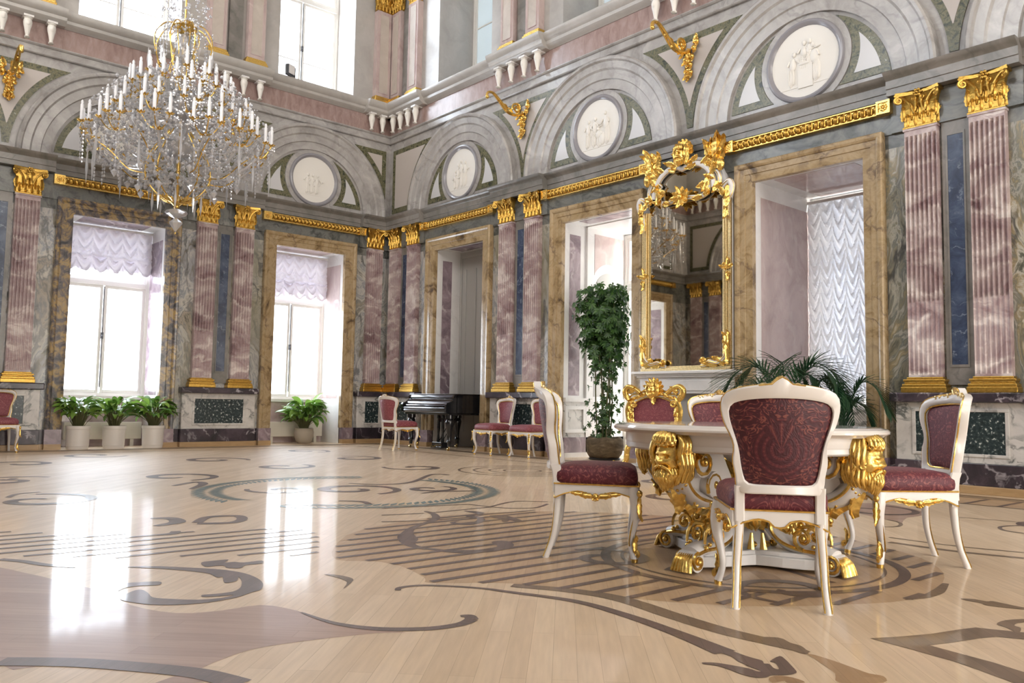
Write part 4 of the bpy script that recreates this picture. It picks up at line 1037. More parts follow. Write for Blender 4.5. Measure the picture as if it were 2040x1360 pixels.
    for (x0,y0),(x1,y1) in ((fl,fr),(fr,br_),(br_,bl),(bl,fl)):
        for k in range(8): base.append((x0+(x1-x0)*k/8, y0+(y1-y0)*k/8))
    m = len(base); b = MB(); loops = []
    cx,cy = 0,-.02
    for f,z in ((.965,.436),(1.0,.452),(1.012,.475),(1.0,.500),(.955,.522),(.85,.538),(.65,.549),(.4,.555),(.15,.557)):
        L_ = []
        for k,(x,y) in enumerate(base):
            q = (k % 8)/8; cr = 1 - .05*max(0,1-min(q,1-q)*9)
            L_.append((cx+(x-cx)*f*cr, cy+(y-cy)*f*cr, z - .02*(y+.02)/.25*(f if z > .5 else 0)*0))
        loops.append(L_)
    b.ringstrip(loops, True); b.build('seat_cushion',F,t,smooth=80)
    # legs
    for sg in (-1,1):
        b = MB(); P = catmull([(sg*.178,.205,.42),(sg*.180,.208,.33),(sg*.188,.217,.2),(sg*.191,.238,.1),(sg*.197,.268,.015),(sg*.197,.27,0)],5)
        b.tube(P,[.026,.024,.021,.018,.019,.020],8)
        lg = b.build('leg',W,t,smooth=60)
        b = MB(); b.tube([p+Vector((sg*.014,.016,0)) for p in P[1:-4]],.0035,4); b.tube([p+Vector((-sg*.016,.014,0)) for p in P[1:-4]],.0035,4)
        b.build('gilt_line',G,lg,smooth=60)
    for sg in (-1,1):
        b = MB(); K = Vector((sg*.7,-.7,0))
        c = Vector((sg*.243,-.237,0)); prof = [(.425,.0,.034),(.37,.014,.036),(.31,.022,.031),(.24,.012,.025),(.17,-.008,.020),(.11,-.018,.0175),(.06,-.006,.0175),(.025,.010,.020),(0,.012,.017)]
        P = catmull([c+K*k+Vector((0,0,z)) for z,k,r in prof],3); rr = [r for _,_,r in prof]
        b.tube(P,rr,10); lg = b.build('leg',W,t,smooth=60)
        b = MB()
        k0 = c+K*.05+Vector((0,0,.385)); b.ell(k0+Vector((0,0,.01)),(.018,.018,.022),7,5)
        b.leaf(k0-Vector((0,0,.01)),(K.x*.1,K.y*.1,-1),K,.14,.045,curl=.35,lobes=4)
        b.leaf(c+K*.02+Vector((0,0,.055)),(0,0,1),K,.10,.045,curl=.5,lobes=3)
        b.spiral(c+K*.03+Vector((0,0,.055)),.018,.004,1.4,[.01,.006],ax=K,ay=(0,0,1),a0=-1.2,hand=1)
        b.tube([c+K*.012+Vector((0,0,0)),c+K*.012+Vector((0,0,.022))],[.0195,.0205],10)
        for s2 in (-1,1):
            T_ = Vector((-K.y,K.x,0))*s2
            b.tube([p+T_*.021+K*.006 for p in P[3:-8]],.0038,4)
        b.build('gilding',G,lg,smooth=50)
    return t
def face(deg): return radians(deg)+pi/2      # local front is -y
CH = make_chair('white and gold chair seen straight from behind, nearest one at the round table','damask_front','chairs at the round table')
CH.location = (13.535,-6.415,0); CH.rotation_euler = (0,0,face(127))
dup(CH,(12.207,-6.254,0),face(41),'white and gold chair seen from the side, between the round table and the piano')
dup(CH,(13.49,-4.90,0),face(226.6),'white and gold chair at the round table, in front of the large black spotted panel')
dup(CH,(11.93,-4.50,0),face(-52),'white and gold chair behind the round table, half hidden by the nearest chair')
CV = make_chair('worn red velvet chair drawn up to the keyboard of the black piano','velvet','chairs along the walls')
CV.location = (2.60,-1.32,0); CV.rotation_euler = (0,0,face(97))
dup(CV,(4.50,-.56,0),face(-95),'worn red velvet chair against the wall, the one right next to the piano')
dup(CV,(5.42,-.54,0),face(-92),'worn red velvet chair against the wall, partly covered by a nearer chair back')
dup(CV,(.44,-7.44,0),face(-4),'worn red velvet chair at the window wall, cut by the edge of view')

# ------------------------------------------------------------------ round table
TC = Vector((12.905,-5.675,0))
t = thing('round_table','large white round table with gilded bearded heads and scroll feet','table',TC,0)
b = MB(); b.lathe([(0,.80),(.70,.80),(.745,.799),(.752,.795),(.775,.79),(.787,.778),(.787,.768),(.775,.760),(.765,.755),(.76,.75),(0,.75)],96)
b.build('tabletop',plain('white_polished_tabletop',(.74,.70,.66),.07,coat=.5),t,smooth=30)
b = MB(); b.lathe([(.715,.752),(.715,.70),(.71,.69),(.712,.665),(.70,.655),(.66,.655),(.66,.752)],96); b.build('apron',M['white'],t,smooth=30)
poly = []
for q in range(4):
    a = q*pi/2
    for u in range(9):
        w_ = -1+2*u/8
        ang = a + w_*pi/4; r = .235+.30*(1-abs(w_))**1.6 + .0
        poly.append((r*cos(ang), r*sin(ang)))
def plinth(z0,z1,k): b.slab([(x*k,y*k) for x,y in poly],z0,z1)
b = MB(); plinth(.018,.075,1.0); plinth(.075,.10,.93); b.build('plinth',M['white_cool'],t,bevel=.006)
b = MB(); b.lathe([(.14,.09),(.15,.12),(.13,.15),(.10,.19),(.12,.26),(.165,.33),(.18,.38),(.16,.42),(.11,.45),(.10,.50),(.13,.56),(.20,.62),(.24,.66)],32); b.build('column',M['white'],t,smooth=50)
b = MB()
for k in range(12):
    a = 2*pi*(k+.5)/12; d = Vector((cos(a),sin(a),0))
    b.leaf(d*.12+Vector((0,0,.20)),d*.35+Vector((0,0,1)),d,.20,.10,curl=.7,lobes=4)
    b.leaf(d*.11+Vector((0,0,.48)),d*.5+Vector((0,0,1)),d,.17,.09,curl=.8,lobes=4)
    b.ell(d*.155+Vector((0,0,.12)),(.03,.03,.02),6,4)
for q in range(4):
    a = pi/4+q*pi/2; d = Vector((cos(a),sin(a),0)); s_ = Vector((-sin(a),cos(a),0))
    b.leaf(d*.19+Vector((0,0,.42)),d*.2+Vector((0,0,-1)),d,.22,.13,curl=.4,lobes=4); b.leaf(d*.19+Vector((0,0,.40)),d*.4+Vector((0,0,1)),d,.24,.15,curl=.8,lobes=4)
    for sg in (-1,1): b.tube([d*.26+s_*(.03*sg)+Vector((0,0,.20)),d*.27+s_*(.035*sg)+Vector((0,0,.11))],[.008,.022],7)
b.build('column_carving',M['gold'],t,smooth=50)
def head_mesh(b):
    """bearded head facing +x, chin down, centre at the eyes"""
    n, m = 44, 34; vs = []; fs = []
    g = lambda y,z,cy,cz,wy,wz: math.exp(-((y-cy)/wy)**2-((z-cz)/wz)**2)
    for j in range(m+1):
        v = -pi/2+pi*j/m
        for i in range(n):
            a = 2*pi*i/n; x = cos(a)*cos(v); y = sin(a)*cos(v); z = sin(v)
            r = Vector((x*.082, y*.076, z*.120))
            if x > 0:
                G = lambda cy,cz,wy,wz: g(y,z,cy,cz,wy,wz)
                r.x += .021*G(0,-.13,.13,.10) + .018*G(0,.0,.085,.13) + .010*G(0,.12,.09,.10)      # nose
                r.x += .010*(G(.13,-.15,.08,.06)+G(-.13,-.15,.08,.06))                              # nostrils
                r.x += .020*(G(.30,.20,.22,.06)+G(-.30,.20,.22,.06))                                # brow
                r.x -= .020*(G(.33,.07,.15,.075)+G(-.33,.07,.15,.075))                              # eye sockets
                r.x += .014*(G(.33,.055,.10,.035)+G(-.33,.055,.10,.035))                            # eyes
                r.x += .014*(G(.46,-.13,.16,.12)+G(-.46,-.13,.16,.12))                              # cheekbones
                r.x += .012*G(0,-.39,.16,.035)+.013*G(0,-.50,.14,.04)-.012*G(0,-.445,.20,.022)      # lips
                r.x += .010*G(0,.42,.4,.16) - .008*G(0,.27,.06,.06)
            vs.append(r)
    for j in range(m):
        for i in range(n): fs.append((j*n+i,j*n+(i+1)%n,(j+1)*n+(i+1)%n,(j+1)*n+i))
    b.add(vs,fs)
    rr = random.Random(4)
    for sg in (-1,1):
        b.tube(catmull([(.092,sg*.003,-.036),(.091,sg*.018,-.041),(.078,sg*.040,-.055),(.066,sg*.052,-.082)],3),[.005,.009,.008,.003],6)   # moustache
        b.ell((-.012,sg*.078,-.005),(.014,.007,.024),6,5)
    for k in range(23):                                                                 # hair from the crown
        az = radians(-165+15*k); hx,hy = cos(az),sin(az); q = rr.uniform(-.008,.008)
        if abs(az) < radians(50):
            b.tube(catmull([(-.01,0,.128),(hx*.05-.005,hy*.05,.128),(hx*.082,hy*.078,.100),(hx*.090,hy*.084,.078)],3),[.012,.014,.014,.010],6)
            b.spiral((hx*.086,hy*.082,.074),.014,.004,1.3,[.010,.006],ax=(-hy,hx,0),ay=(hx*.2,hy*.2,1),a0=k*1.4)
        else:
            b.tube(catmull([(-.01,0,.128),(hx*.055-.008,hy*.06,.120),(hx*.084-.006,hy*.092+q,.075),(hx*.086-.006,hy*.098-q,.02),(hx*.082-.008,hy*.094+q,-.035),(hx*.078-.008,hy*.088-q,-.085),(hx*.07,hy*.075,-.12)],3),[.012,.016,.018,.018,.017,.014,.006],6)
            b.spiral((hx*.09-.006,hy*.102,.03-.05*(k%2)),.016,.004,1.3,[.010,.006],ax=(-hy,hx,0),ay=(0,0,1),a0=k)
    for k in range(17):                                                                 # beard
        az = radians(-80+10*k); hx,hy = cos(az),sin(az); w_ = .006*sin(k*2.1); l = .105*(1-.25*abs(az))
        b.tube(catmull([(hx*.074,hy*.072,-.050),(hx*.080,hy*.074+w_,-.078),(hx*.072,hy*.062-w_,-.06-l*.6),(hx*.052+.006,hy*.042+w_,-.06-l)],3),[.008,.012,.011,.004],6)
    for k in range(9):
        az = radians(-52+13*k); hx,hy = cos(az),sin(az); w_ = .005*sin(k*1.7+1)
        b.tube(catmull([(hx*.082,hy*.062,-.066),(hx*.088,hy*.060+w_,-.09),(hx*.080,hy*.05-w_,-.115),(hx*.066,hy*.036,-.14)],3),[.006,.010,.009,.003],6)
brk = []
for q in range(4):
    b = MB()
    S_ = catmull([(.60,0,.655),(.675,0,.63),(.695,0,.56),(.66,0,.475),(.57,0,.41),(.44,0,.375),(.31,0,.345),(.215,0,.285),(.20,0,.21),(.26,0,.15),(.37,0,.12),(.48,0,.115),(.555,0,.10)],5)
    b.tube(S_,[.085,.088,.088,.085,.08,.075,.07,.066,.066,.066,.066,.064,.06],14,flat=.62,up=(0,1,0))
    for sg in (-1,1): b.tube([(.50,sg*.0,.66),(.60,sg*.0,.66)],.055,8)
    for x,z,r in ((.545,.60,.085),(.43,.47,.075)): b.tube([(x,-.086,z),(x,.086,z)],r,18)
    b.prism([(.18,.34),(.50,.40),(.60,.50),(.55,.655),(.30,.655),(.20,.50)],-.03,.03)
    # rolled foot, touching the floor
    b.tube([(.555,-.055,.058),(.555,.055,.058)],.056,16)
    br = b.build('bracket_leg',M['white'],t,smooth=60)
    br.rotation_euler = (0,0,q*pi/2)
    g = MB()
    for sg in (-1,1):
        edge = [p+Vector((0,sg*lerp_list([.08,.084,.084,.08,.075,.07,.066,.062,.062,.062,.062,.06,.056],i/(len(S_)-1)),0)) for i,p in enumerate(S_)]
        g.tube(edge,.010,5)
        g.spiral((.545,sg*.092,.60),.082,.012,1.4,[.011,.009],ax=(1,0,0),ay=(0,0,1),a0=.4,hand=-1); g.ell((.545,sg*.094,.60),(.026,.02,.026),8,6)
        g.spiral((.43,sg*.078,.47),.075,.012,1.3,[.011,.009],ax=(1,0,0),ay=(0,0,1),a0=-.6,hand=1); g.ell((.43,sg*.08,.47),(.024,.02,.024),8,6)
        g.spiral((.555,sg*.058,.058),.05,.008,1.6,[.010,.007],ax=(1,0,0),ay=(0,0,1),a0=pi/2,hand=-1); g.ell((.555,sg*.062,.058),(.018,.018,.018),8,6)
        g.spiral((.40,sg*.068,.185),.062,.01,1.5,[.011,.008],ax=(1,0,0),ay=(0,0,1),a0=-pi/2,hand=-1); g.ell((.40,sg*.07,.185),(.02,.02,.02),8,6)
        g.spiral((.305,sg*.066,.235),.05,.01,1.4,[.010,.007],ax=(1,0,0),ay=(0,0,1),a0=0,hand=1); g.ell((.305,sg*.07,.235),(.02,.02,.02),8,6)
        g.tube(catmull([(.36,sg*.05,.235),(.44,sg*.06,.25),(.49,sg*.06,.205),(.50,sg*.06,.15)],4),[.01,.012,.01,.008],5)
        g.ell((.49,sg*.062,.13),.016,7,5); g.ell((.46,sg*.066,.145),.013,7,5)
        g.leaf((.63,sg*.05,.66),(.15,sg,-.15),(1,0,.2),.13,.08,curl=.6,lobes=3); g.leaf((.60,sg*.06,.67),(-.2,sg,.1),(.6,sg*.3,.3),.11,.07,curl=.7,lobes=3)
    for p_,d_,l_,w_ in (((.69,0,.50),(-.35,0,-1),.16,.12),((.625,0,.435),(-1,0,-.75),.15,.13),((.50,0,.375),(-1,0,-.25),.16,.13),((.37,0,.335),(-1,0,-.4),.14,.11)):
        g.leaf(Vector(p_)+Vector((.01,0,-.03)),d_,(.5,0,-1),l_,w_,curl=.35,lobes=4)
    g.leaf((.23,0,.30),(.25,0,-1),(1,0,.2),.14,.10,curl=.6,lobes=4); g.leaf((.235,0,.19),(.25,0,1),(1,0,.2),.16,.10,curl=.8,lobes=4)
    for k in range(7):                                                               # shell claw at the toe
        y = -.05+.0166*k; g.tube(catmull([(.585,y*.8,.10),(.615,y,.07),(.628,y*1.15,.03),(.635,y*1.25,.008)],3),[.006,.011,.012,.010],6)
    for k in range(9):                                                               # beaded collar
        a = pi*(.08+.84*k/8); g.ell((.705-.02*abs(cos(a)),.085*cos(a),.525-.075*sin(a)),.0115,7,5)
    g.build('scroll_gilding',M['gold'],br,smooth=50)
    h = MB(); head_mesh(h); ho = h.build('carved_head',M['gold'],br,smooth=70)
    ho.location = (.715,0,.625); ho.scale = (1.12,1.12,1.10)

# ------------------------------------------------------------------ mirror
t = thing('pier_mirror','tall mirror in a white and gold carved frame standing on the white mantelpiece','mirror',on_wall('right',8.30,0,1.42),0)
Y = -.13
def Q(x, z, y=Y): return (x,y,z-1.42)
side_l = [(-.80,1.42),(-.80,3.72),(-.79,3.84),(-.835,3.95),(-.835,4.05),(-.78,4.14),(-.70,4.15),(-.62,4.22)]
body = side_l + [(-.58,4.35),(-.45,4.45),(-.30,4.55),(-.12,4.60),(.12,4.60),(.30,4.55),(.46,4.48),(.60,4.35),(.66,4.22)] + [(-x,z) for x,z in side_l[::-1]][1:]
b = MB(); b.prism([(x,z-1.42) for x,z in body],Y+.012,0); b.build('backing',M['white_cool'],t)
gl = [(-.665,1.47),(-.665,3.9),(-.72,4.0),(-.70,4.06),(-.56,4.06),(-.53,4.2),(-.40,4.36),(-.2,4.47),(0,4.49),(.2,4.47),(.40,4.36),(.53,4.2),(.56,4.06),(.70,4.06),(.72,4.0),(.665,3.9),(.665,1.47)]
b = MB(); b.prism([(x,z-1.42) for x,z in gl],Y,Y+.011); b.build('mirror_glass',M['mirror'],t)
b = MB()
for sg in (-1,1):
    for x0,x1,y0 in ((.665,.685,-.03),(.69,.715,-.055),(.72,.745,-.045),(.75,.80,-.03)):
        a_,c_ = sorted((sg*x0,sg*x1)); b.box(a_,c_,Y+y0,Y+.012,.03,2.45)
b.box(-.80,.80,Y-.05,Y+.012,.0,.05); b.box(-.70,.70,Y-.035,Y+.012,.05,.075)
b.build('gilt_rails',M['gold_pale'],t,bevel=.004)
def cs(nm, strokes, gr=.010, y=Y-.05):
    """one piece of white C-scroll work, made of strokes, with its gilt edges as a sub-part"""
    b = MB(); g = MB()
    for pts,r in strokes:
        P = catmull([Q(x,z,y) for x,z in pts],6); b.tube(P,r,8)
        rr = r if isinstance(r,(int,float)) else max(r)
        g.tube([p+Vector((0,-rr*.75,0)) for p in P],gr,5)
        for off in (1,-1):
            PP = []
            for i,p in enumerate(P):
                d = (P[min(i+1,len(P)-1)]-P[max(i-1,0)]).normalized(); PP.append(p+Vector((-d.z,0,d.x))*(rr*.8*off)+Vector((0,-rr*.3,0)))
            g.tube(PP,gr*.7,4)
    o = b.build(nm,M['white'],t,smooth=60); g.build('gilt_edge',M['gold'],o,smooth=60)
top_ = [([(-.545,4.05),(-.52,4.20),(-.42,4.36),(-.28,4.45),(-.12,4.47),(0,4.43),(.12,4.47),(.28,4.45),(.42,4.36),(.52,4.20),(.545,4.05)],.045)]
for sg in (-1,1):
    top_ += [([(sg*.44,4.24),(sg*.46,4.08),(sg*.42,3.99),(sg*.30,3.95),(sg*.16,3.97),(sg*.0,3.98)],[.03,.038,.04,.038,.034]),
             ([(sg*.40,4.22),(sg*.50,4.30),(sg*.60,4.26),(sg*.64,4.14),(sg*.60,4.04)],[.025,.034,.036,.03]),
             ([(sg*.60,4.04),(sg*.66,4.0),(sg*.73,4.06),(sg*.80,4.09),(sg*.84,4.02),(sg*.82,3.92),(sg*.77,3.84),(sg*.745,3.70),(sg*.75,3.60)],[.03,.034,.04,.045,.045,.04,.035,.03])]
cs('scroll_crest',top_)
for sg in (-1,1): cs('corner_scroll',[([(sg*.74,1.82),(sg*.72,1.62),(sg*.60,1.53),(sg*.46,1.55),(sg*.40,1.50),(sg*.32,1.49)],[.02,.03,.03,.025,.025])])
# mask with shell on top
g = MB(); hm = MB(); head_mesh(hm); Rm = Matrix.Rotation(-pi/2,4,'Z')
g.add([tuple(Rm @ Vector(v)*1.15 + Vector((0,Y-.11,4.62-1.42))) for v in hm.v],hm.f)
for k in range(9):
    a = pi*(.02+.96*k/8); g.leaf((.09*cos(a),Y-.06,4.66-1.42+.10*sin(a)),(cos(a),0,sin(a)+.1),(0,-1,0),.12,.11,curl=.9,lobes=4)
for sg in (-1,1):
    for x,z,a,l,w_ in ((.25,4.46,200,.2,.10),(.34,4.43,30,.2,.1),(.14,4.50,20,.2,.1),(.20,4.47,170,.16,.1)):
        a = radians(a); g.leaf(Q(sg*x,z,Y-.085),(sg*cos(a),-.15,sin(a)),(0,-1,0),l,w_,curl=.6,lobes=4)
g.build('carved_mask',M['gold'],t,smooth=50)
def flames(g, sg, c, n, L):
    rr = random.Random(3)
    for k in range(n):
        a = radians(35+115*k/(n-1)); d = (sg*cos(a)*-.4+sg*.35, -.12, sin(a)+.4)
        g.leaf(Q(c[0]+sg*(.03*k-.08),c[1]+.02*k,Y-.06),d,(sg*.4,-1,0),L*(.8+.4*rr.random()),.14,curl=.7,lobes=4)
for sg in (-1,1):
    g = MB()
    flames(g,sg,(sg*.54,4.47),5,.30); flames(g,sg,(sg*.58,4.32),4,.24)
    g.leaf(Q(sg*.60,4.45,Y-.08),(sg*.1,-.1,1),(sg*.6,-1,0),.42,.17,curl=.6,lobes=5); g.leaf(Q(sg*.5,4.5,Y-.08),(-sg*.35,-.1,1),(0,-1,.2),.3,.14,curl=.7,lobes=4)
    g.spiral(Q(sg*.62,4.40,Y-.08),.10,.02,1.4,[.035,.02],a0=pi/2,hand=sg); g.ell(Q(sg*.66,4.36,Y-.07),(.07,.06,.10),8,6)
    g.spiral(Q(sg*.58,4.60,Y-.09),.07,.02,1.3,[.03,.018],a0=0,hand=-sg); g.spiral(Q(sg*.47,4.44,Y-.08),.06,.015,1.3,[.026,.016],a0=pi,hand=sg)
    for x,z,a,l,w_ in ((.46,4.20,250,.24,.13),(.44,4.14,200,.18,.12),(.50,4.24,60,.2,.12),(.42,4.08,290,.16,.11),(.62,4.12,250,.2,.1),(.66,4.02,300,.17,.1),(.80,4.02,260,.22,.12),(.79,3.88,262,.22,.11),(.755,3.72,268,.2,.09),(.38,3.97,10,.16,.1),(.36,3.95,190,.18,.1),(.70,4.08,200,.16,.1),(.56,4.16,150,.18,.11)):
        a = radians(a); g.leaf(Q(sg*x,z,Y-.085),(sg*cos(a),-.15,sin(a)),(0,-1,0),l,w_,curl=.6,lobes=4)
    for k in range(6): g.ell(Q(sg*(.75+.008*sin(k)),3.90-.05*k,Y-.08),(.02,.02,.026),6,4)
    g.build('shoulder_carving',M['gold'],t,smooth=50)
    g = MB()
    for dz,aa in ((.05,80),(-.05,280),(.0,150),(.02,20)):
        a = radians(aa); g.leaf(Q(sg*.745,2.84+dz,Y-.05),(sg*cos(a),-.1,sin(a)),(0,-1,0),.14,.07,curl=.7,lobes=3)
    g.spiral(Q(sg*.71,2.90,Y-.055),.04,.01,1.3,.012,hand=sg); g.spiral(Q(sg*.77,2.78,Y-.055),.04,.01,1.3,.012,hand=-sg)
    g.build('rail_ornament',M['gold'],t,smooth=50)
    g = MB()
    for x,z,a,l,w_ in ((.755,1.50,92,.36,.13),(.75,1.66,95,.32,.11),(.72,1.50,150,.24,.12),(.60,1.50,175,.24,.10),(.46,1.51,165,.16,.09),(.77,1.80,88,.2,.08)):
        a = radians(a); g.leaf(Q(sg*x,z,Y-.06),(sg*cos(a),-.1,sin(a)),(0,-1,0),l,w_,curl=.6,lobes=5)
    g.spiral(Q(sg*.36,1.55,Y-.06),.055,.012,1.5,[.02,.012],a0=pi,hand=-sg)
    g.build('corner_carving',M['gold'],t,smooth=50)
g = MB()
for k in range(10):
    a = 2*pi*k/10; g.leaf(Q(.03*cos(a)-.02,4.0+.03*sin(a),Y-.09),(cos(a),-.2,sin(a)*.9-.1),(0,-1,0),.13+.03*(k%2),.10,curl=.5,lobes=3)
g.ell(Q(-.02,4.0,Y-.11),(.045,.04,.045),8,6)
g.build('carved_flower',M['gold'],t,smooth=50)

# ------------------------------------------------------------------ mantelpiece
t = thing('mantelpiece','white marble mantelpiece carrying the tall mirror, behind the gilded fire screen','fireplace',on_wall('right',8.33,0,0),0)
b = MB(); b.box(-.90,.90,-.32,-.05,1.375,1.42); b.box(-.87,.87,-.29,-.05,1.35,1.375); b.box(-.84,.84,-.27,-.05,1.325,1.35); b.build('shelf',M['white_stone'],t,bevel=.012)
b = MB(); b.box(-.80,.80,-.22,-.05,1.09,1.325); b.box(-.50,.50,-.235,-.2,1.13,1.29); b.build('frieze',M['white_stone'],t,bevel=.008)
for sg in (-1,1):
    b = MB(); b.box(*sorted((sg*.80,sg*.46)),-.22,-.05,.0,1.09); b.box(*sorted((sg*.84,sg*.42)),-.26,-.05,0,.14); b.box(*sorted((sg*.74,sg*.52)),-.235,-.2,.22,1.0)
    b.build('jamb',M['white_stone'],t,bevel=.008)
b = MB(); b.box(-.46,.46,-.08,-.05,0,1.09); b.build('hearth_back',M['fire_dark'],t)
b = MB(); b.box(-.90,.90,-.40,-.05,0,.035); b.build('hearth_slab',M['white_stone'],t)

# ------------------------------------------------------------------ fire screen
t = thing('fire_screen','gilded carved fire screen with red damask panel in front of the mantelpiece','fire screen',(8.31,-.84,0),radians(4)); t.scale = (1.12,1,1)
so = [(0,.27),(.10,.26),(.2,.30),(.30,.36),(.335,.44),(.345,.62),(.36,.80),(.38,.94),(.375,1.02),(.33,1.06),(.24,1.07),(.16,1.11),(.08,1.13),(0,1.15)]
si = [(0,.33),(.08,.33),(.16,.36),(.25,.42),(.295,.48),(.31,.64),(.32,.76),(.325,.85),(.31,.91),(.27,.955),(.20,.99),(.11,1.02),(.05,1.02),(0,1.0)]
o = sym_outline(so,30); i_ = sym_outline(si,30)
b = MB(); lp = lambda P,y: [(x,y,z) for x,z in P]; md = [((a[0]+c[0])/2,(a[1]+c[1])/2) for a,c in zip(o,i_)]
b.ringstrip([lp(o,.02),lp(o,-.015),lp(md,-.03),lp(i_,-.015),lp(i_,.02),lp(o,.02)]); b.build('frame',M['white'],t,smooth=40)
b = MB(); b.add(lp(i_,.0)+lp(i_,.012),[list(range(len(i_))),list(range(2*len(i_)-1,len(i_)-1,-1))]); b.build('panel',M['velvet'],t)
b = MB()
for P in (o,i_): L_ = lp(P,-.018); b.tube(L_+[L_[0]],.012,6)
rr = random.Random(5)
for k in range(0,len(o),2):
    x,z = md[k]; x2,z2 = md[(k+1)%len(md)]; d = Vector((x2-x,0,z2-z))
    if z < .40 or z > .9 or abs(x) > .2: b.leaf((x,-.03,z),d,(0,-1,0),.11,.07,curl=.7,lobes=3); b.ell((x,-.04,z),(.022,.02,.022),6,4)
hm = MB(); head_mesh(hm); b.add([tuple(Rm @ Vector(v)*.8 + Vector((0,-.06,1.13))) for v in hm.v],hm.f)
for k in range(9):
    a = pi*(-.05+1.1*k/8); b.leaf((.06*cos(a),-.03,1.13+.07*sin(a)),(cos(a),0,sin(a)+.1),(0,-1,0),.11,.07,curl=.6,lobes=3)
b.leaf((0,-.04,1.05),(0,0,-1),(0,-1,0),.14,.09,curl=.4,lobes=4)
for sg in (-1,1):
    b.tube(catmull([(sg*.20,-.03,1.08),(sg*.28,-.03,1.14),(sg*.38,-.03,1.17),(sg*.43,-.03,1.12),(sg*.42,-.03,1.04),(sg*.37,-.03,.98)],5),[.03,.035,.04,.045,.04,.03],8)
    b.tube(catmull([(sg*.36,-.03,.96),(sg*.395,-.03,.85),(sg*.385,-.03,.72),(sg*.35,-.03,.62)],5),[.03,.035,.03,.02],7)
    for z,a in ((.98,60),(.9,250),(.82,265),(1.08,140),(.75,265)): b.leaf((sg*.37,-.05,z),(sg*cos(radians(a)),0,sin(radians(a))),(0,-1,0),.15,.09,curl=.6,lobes=4)
    b.spiral((sg*.30,-.04,.93),.05,.012,1.4,.016,hand=sg)
    b.leaf((sg*.08,-.04,.29),(sg,0,-.2),(0,-1,0),.16,.1,curl=.5); b.leaf((sg*.3,-.04,.4),(-sg*.8,0,-.5),(0,-1,0),.16,.1,curl=.5)
b.leaf((0,-.04,.33),(0,0,-1),(0,-1,0),.15,.12,curl=.5)
b.build('gilded_carving',M['gold'],t,smooth=50)
for sg in (-1,1):
    b = MB()
    b.tube(catmull([(sg*.33,0,.55),(sg*.37,0,.40),(sg*.42,0,.26),(sg*.43,0,.14),(sg*.48,-.0,.07),(sg*.58,0,.05),(sg*.63,0,.075)],5),[.035,.04,.04,.04,.035,.035,.03],8)
    b.spiral((sg*.62,0,.055),.035,.008,1.3,[.022,.016],a0=pi/2,hand=-sg)
    b.tube([(sg*.47,-.16,.02),(sg*.47,-.05,.06),(sg*.47,.05,.06),(sg*.47,.16,.02)],[.02,.035,.035,.02],7)
    for z in (.5,.4,.3,.2): b.leaf((sg*(.34+.1*(.55-z)*2),-.03,z),(sg*.3,0,-1),(0,-1,0),.12,.08,curl=.5)
    b.build('foot',M['gold'],t,smooth=50)

# ------------------------------------------------------------------ grand piano
t = thing('grand_piano','black grand piano with closed lid standing in the doorway near the corner','piano',(2.60,-.75,0),0)
def plan(k=0.0, y0=0.22):
    return [(-.75+k,y0),(.75-k,y0)] + [tuple(v[:2]) for v in catmull([(.75-k,.70,0),(.745-k,.84,0),(.62-k,1.0,0),(.40,1.14,0),(.22,1.26,0),(-.05,1.34-k,0),(-.35,1.36-k,0),(-.62,1.30-k,0),(-.75+k,1.10,0)],5)]
b = MB(); b.slab(plan(),.70,1.045); b.build('case',M['black'],t,bevel=.006)
b = MB(); b.slab(plan(-.015,.19),1.048,1.068); b.build('lid',M['black'],t,bevel=.006)
b = MB(); prof = [(.24,1.045),(.19,1.045),(.175,1.02),(.165,1.0),(.17,.975),(.135,.95),(.10,.915),(.085,.88),(.06,.862),(.03,.855),(.02,.84),(.03,.825),(.0,.81),(-.01,.79),(.0,.77),(-.005,.74),(.02,.72),(.03,.70),(.24,.70)]
b.loft([[(x,y,z) for y,z in prof] for x in (-.70,.70)]); b.build('fallboard',M['black'],t,smooth=25)
for sg in (-1,1):
    b = MB(); cur = [(.24,1.045),(.18,1.045),(.15,1.01),(.165,.965),(.115,.93),(.07,.905),(.0,.89),(-.02,.86),(-.02,.72),(.03,.70),(.24,.70)]
    x0,x1 = sorted((sg*.70,sg*.75)); b.loft([[(x,y,z) for y,z in cur] for x in (x0,x1)]); b.build('cheek',M['black'],t,smooth=25)
b = MB(); b.box(-.72,.72,.06,.80,.665,.70); b.build('keybed',M['black'],t,bevel=.01)
for x,y in ((-.63,.16),(.63,.16),(-.25,1.02)):
    b = MB(); b.lathe([(.085,.665),(.085,.60),(.06,.585),(.075,.56),(.085,.52),(.07,.44),(.05,.34),(.038,.22),(.045,.19),(.06,.17),(.04,.15),(.035,.10),(.03,.075)],16,(x,y,0)); lg = b.build('leg',M['black'],t,smooth=50)
    b = MB(); b.tube([(x,y,.075),(x,y,.05)],.016,8); b.tube([(x-.012,y-.02,.028),(x+.012,y-.02,.028)],.028,12); b.build('caster',M['brass'],lg,smooth=50)
b = MB()
for sg in (-1,1):
    b.lathe([(.03,.665),(.034,.60),(.022,.58),(.03,.50),(.034,.40),(.024,.28),(.03,.2),(.036,.16),(.03,.13)],10,(sg*.07,.42,0))
    b.tube([(sg*.05,.44,.16),(sg*.08,.78,.66)],.009,6)
b.box(-.15,.15,.33,.50,.045,.13); b.box(-.17,.17,.31,.52,.02,.05)
ly = b.build('pedal_lyre',M['black'],t,bevel=.004)
for sg in (-1,1):
    b = MB(); b.tube([(sg*.045,.36,.07),(sg*.045,.25,.055),(sg*.045,.21,.05)],[.010,.012,.014],7,flat=.5); b.build('pedal',M['brass'],ly,smooth=50)

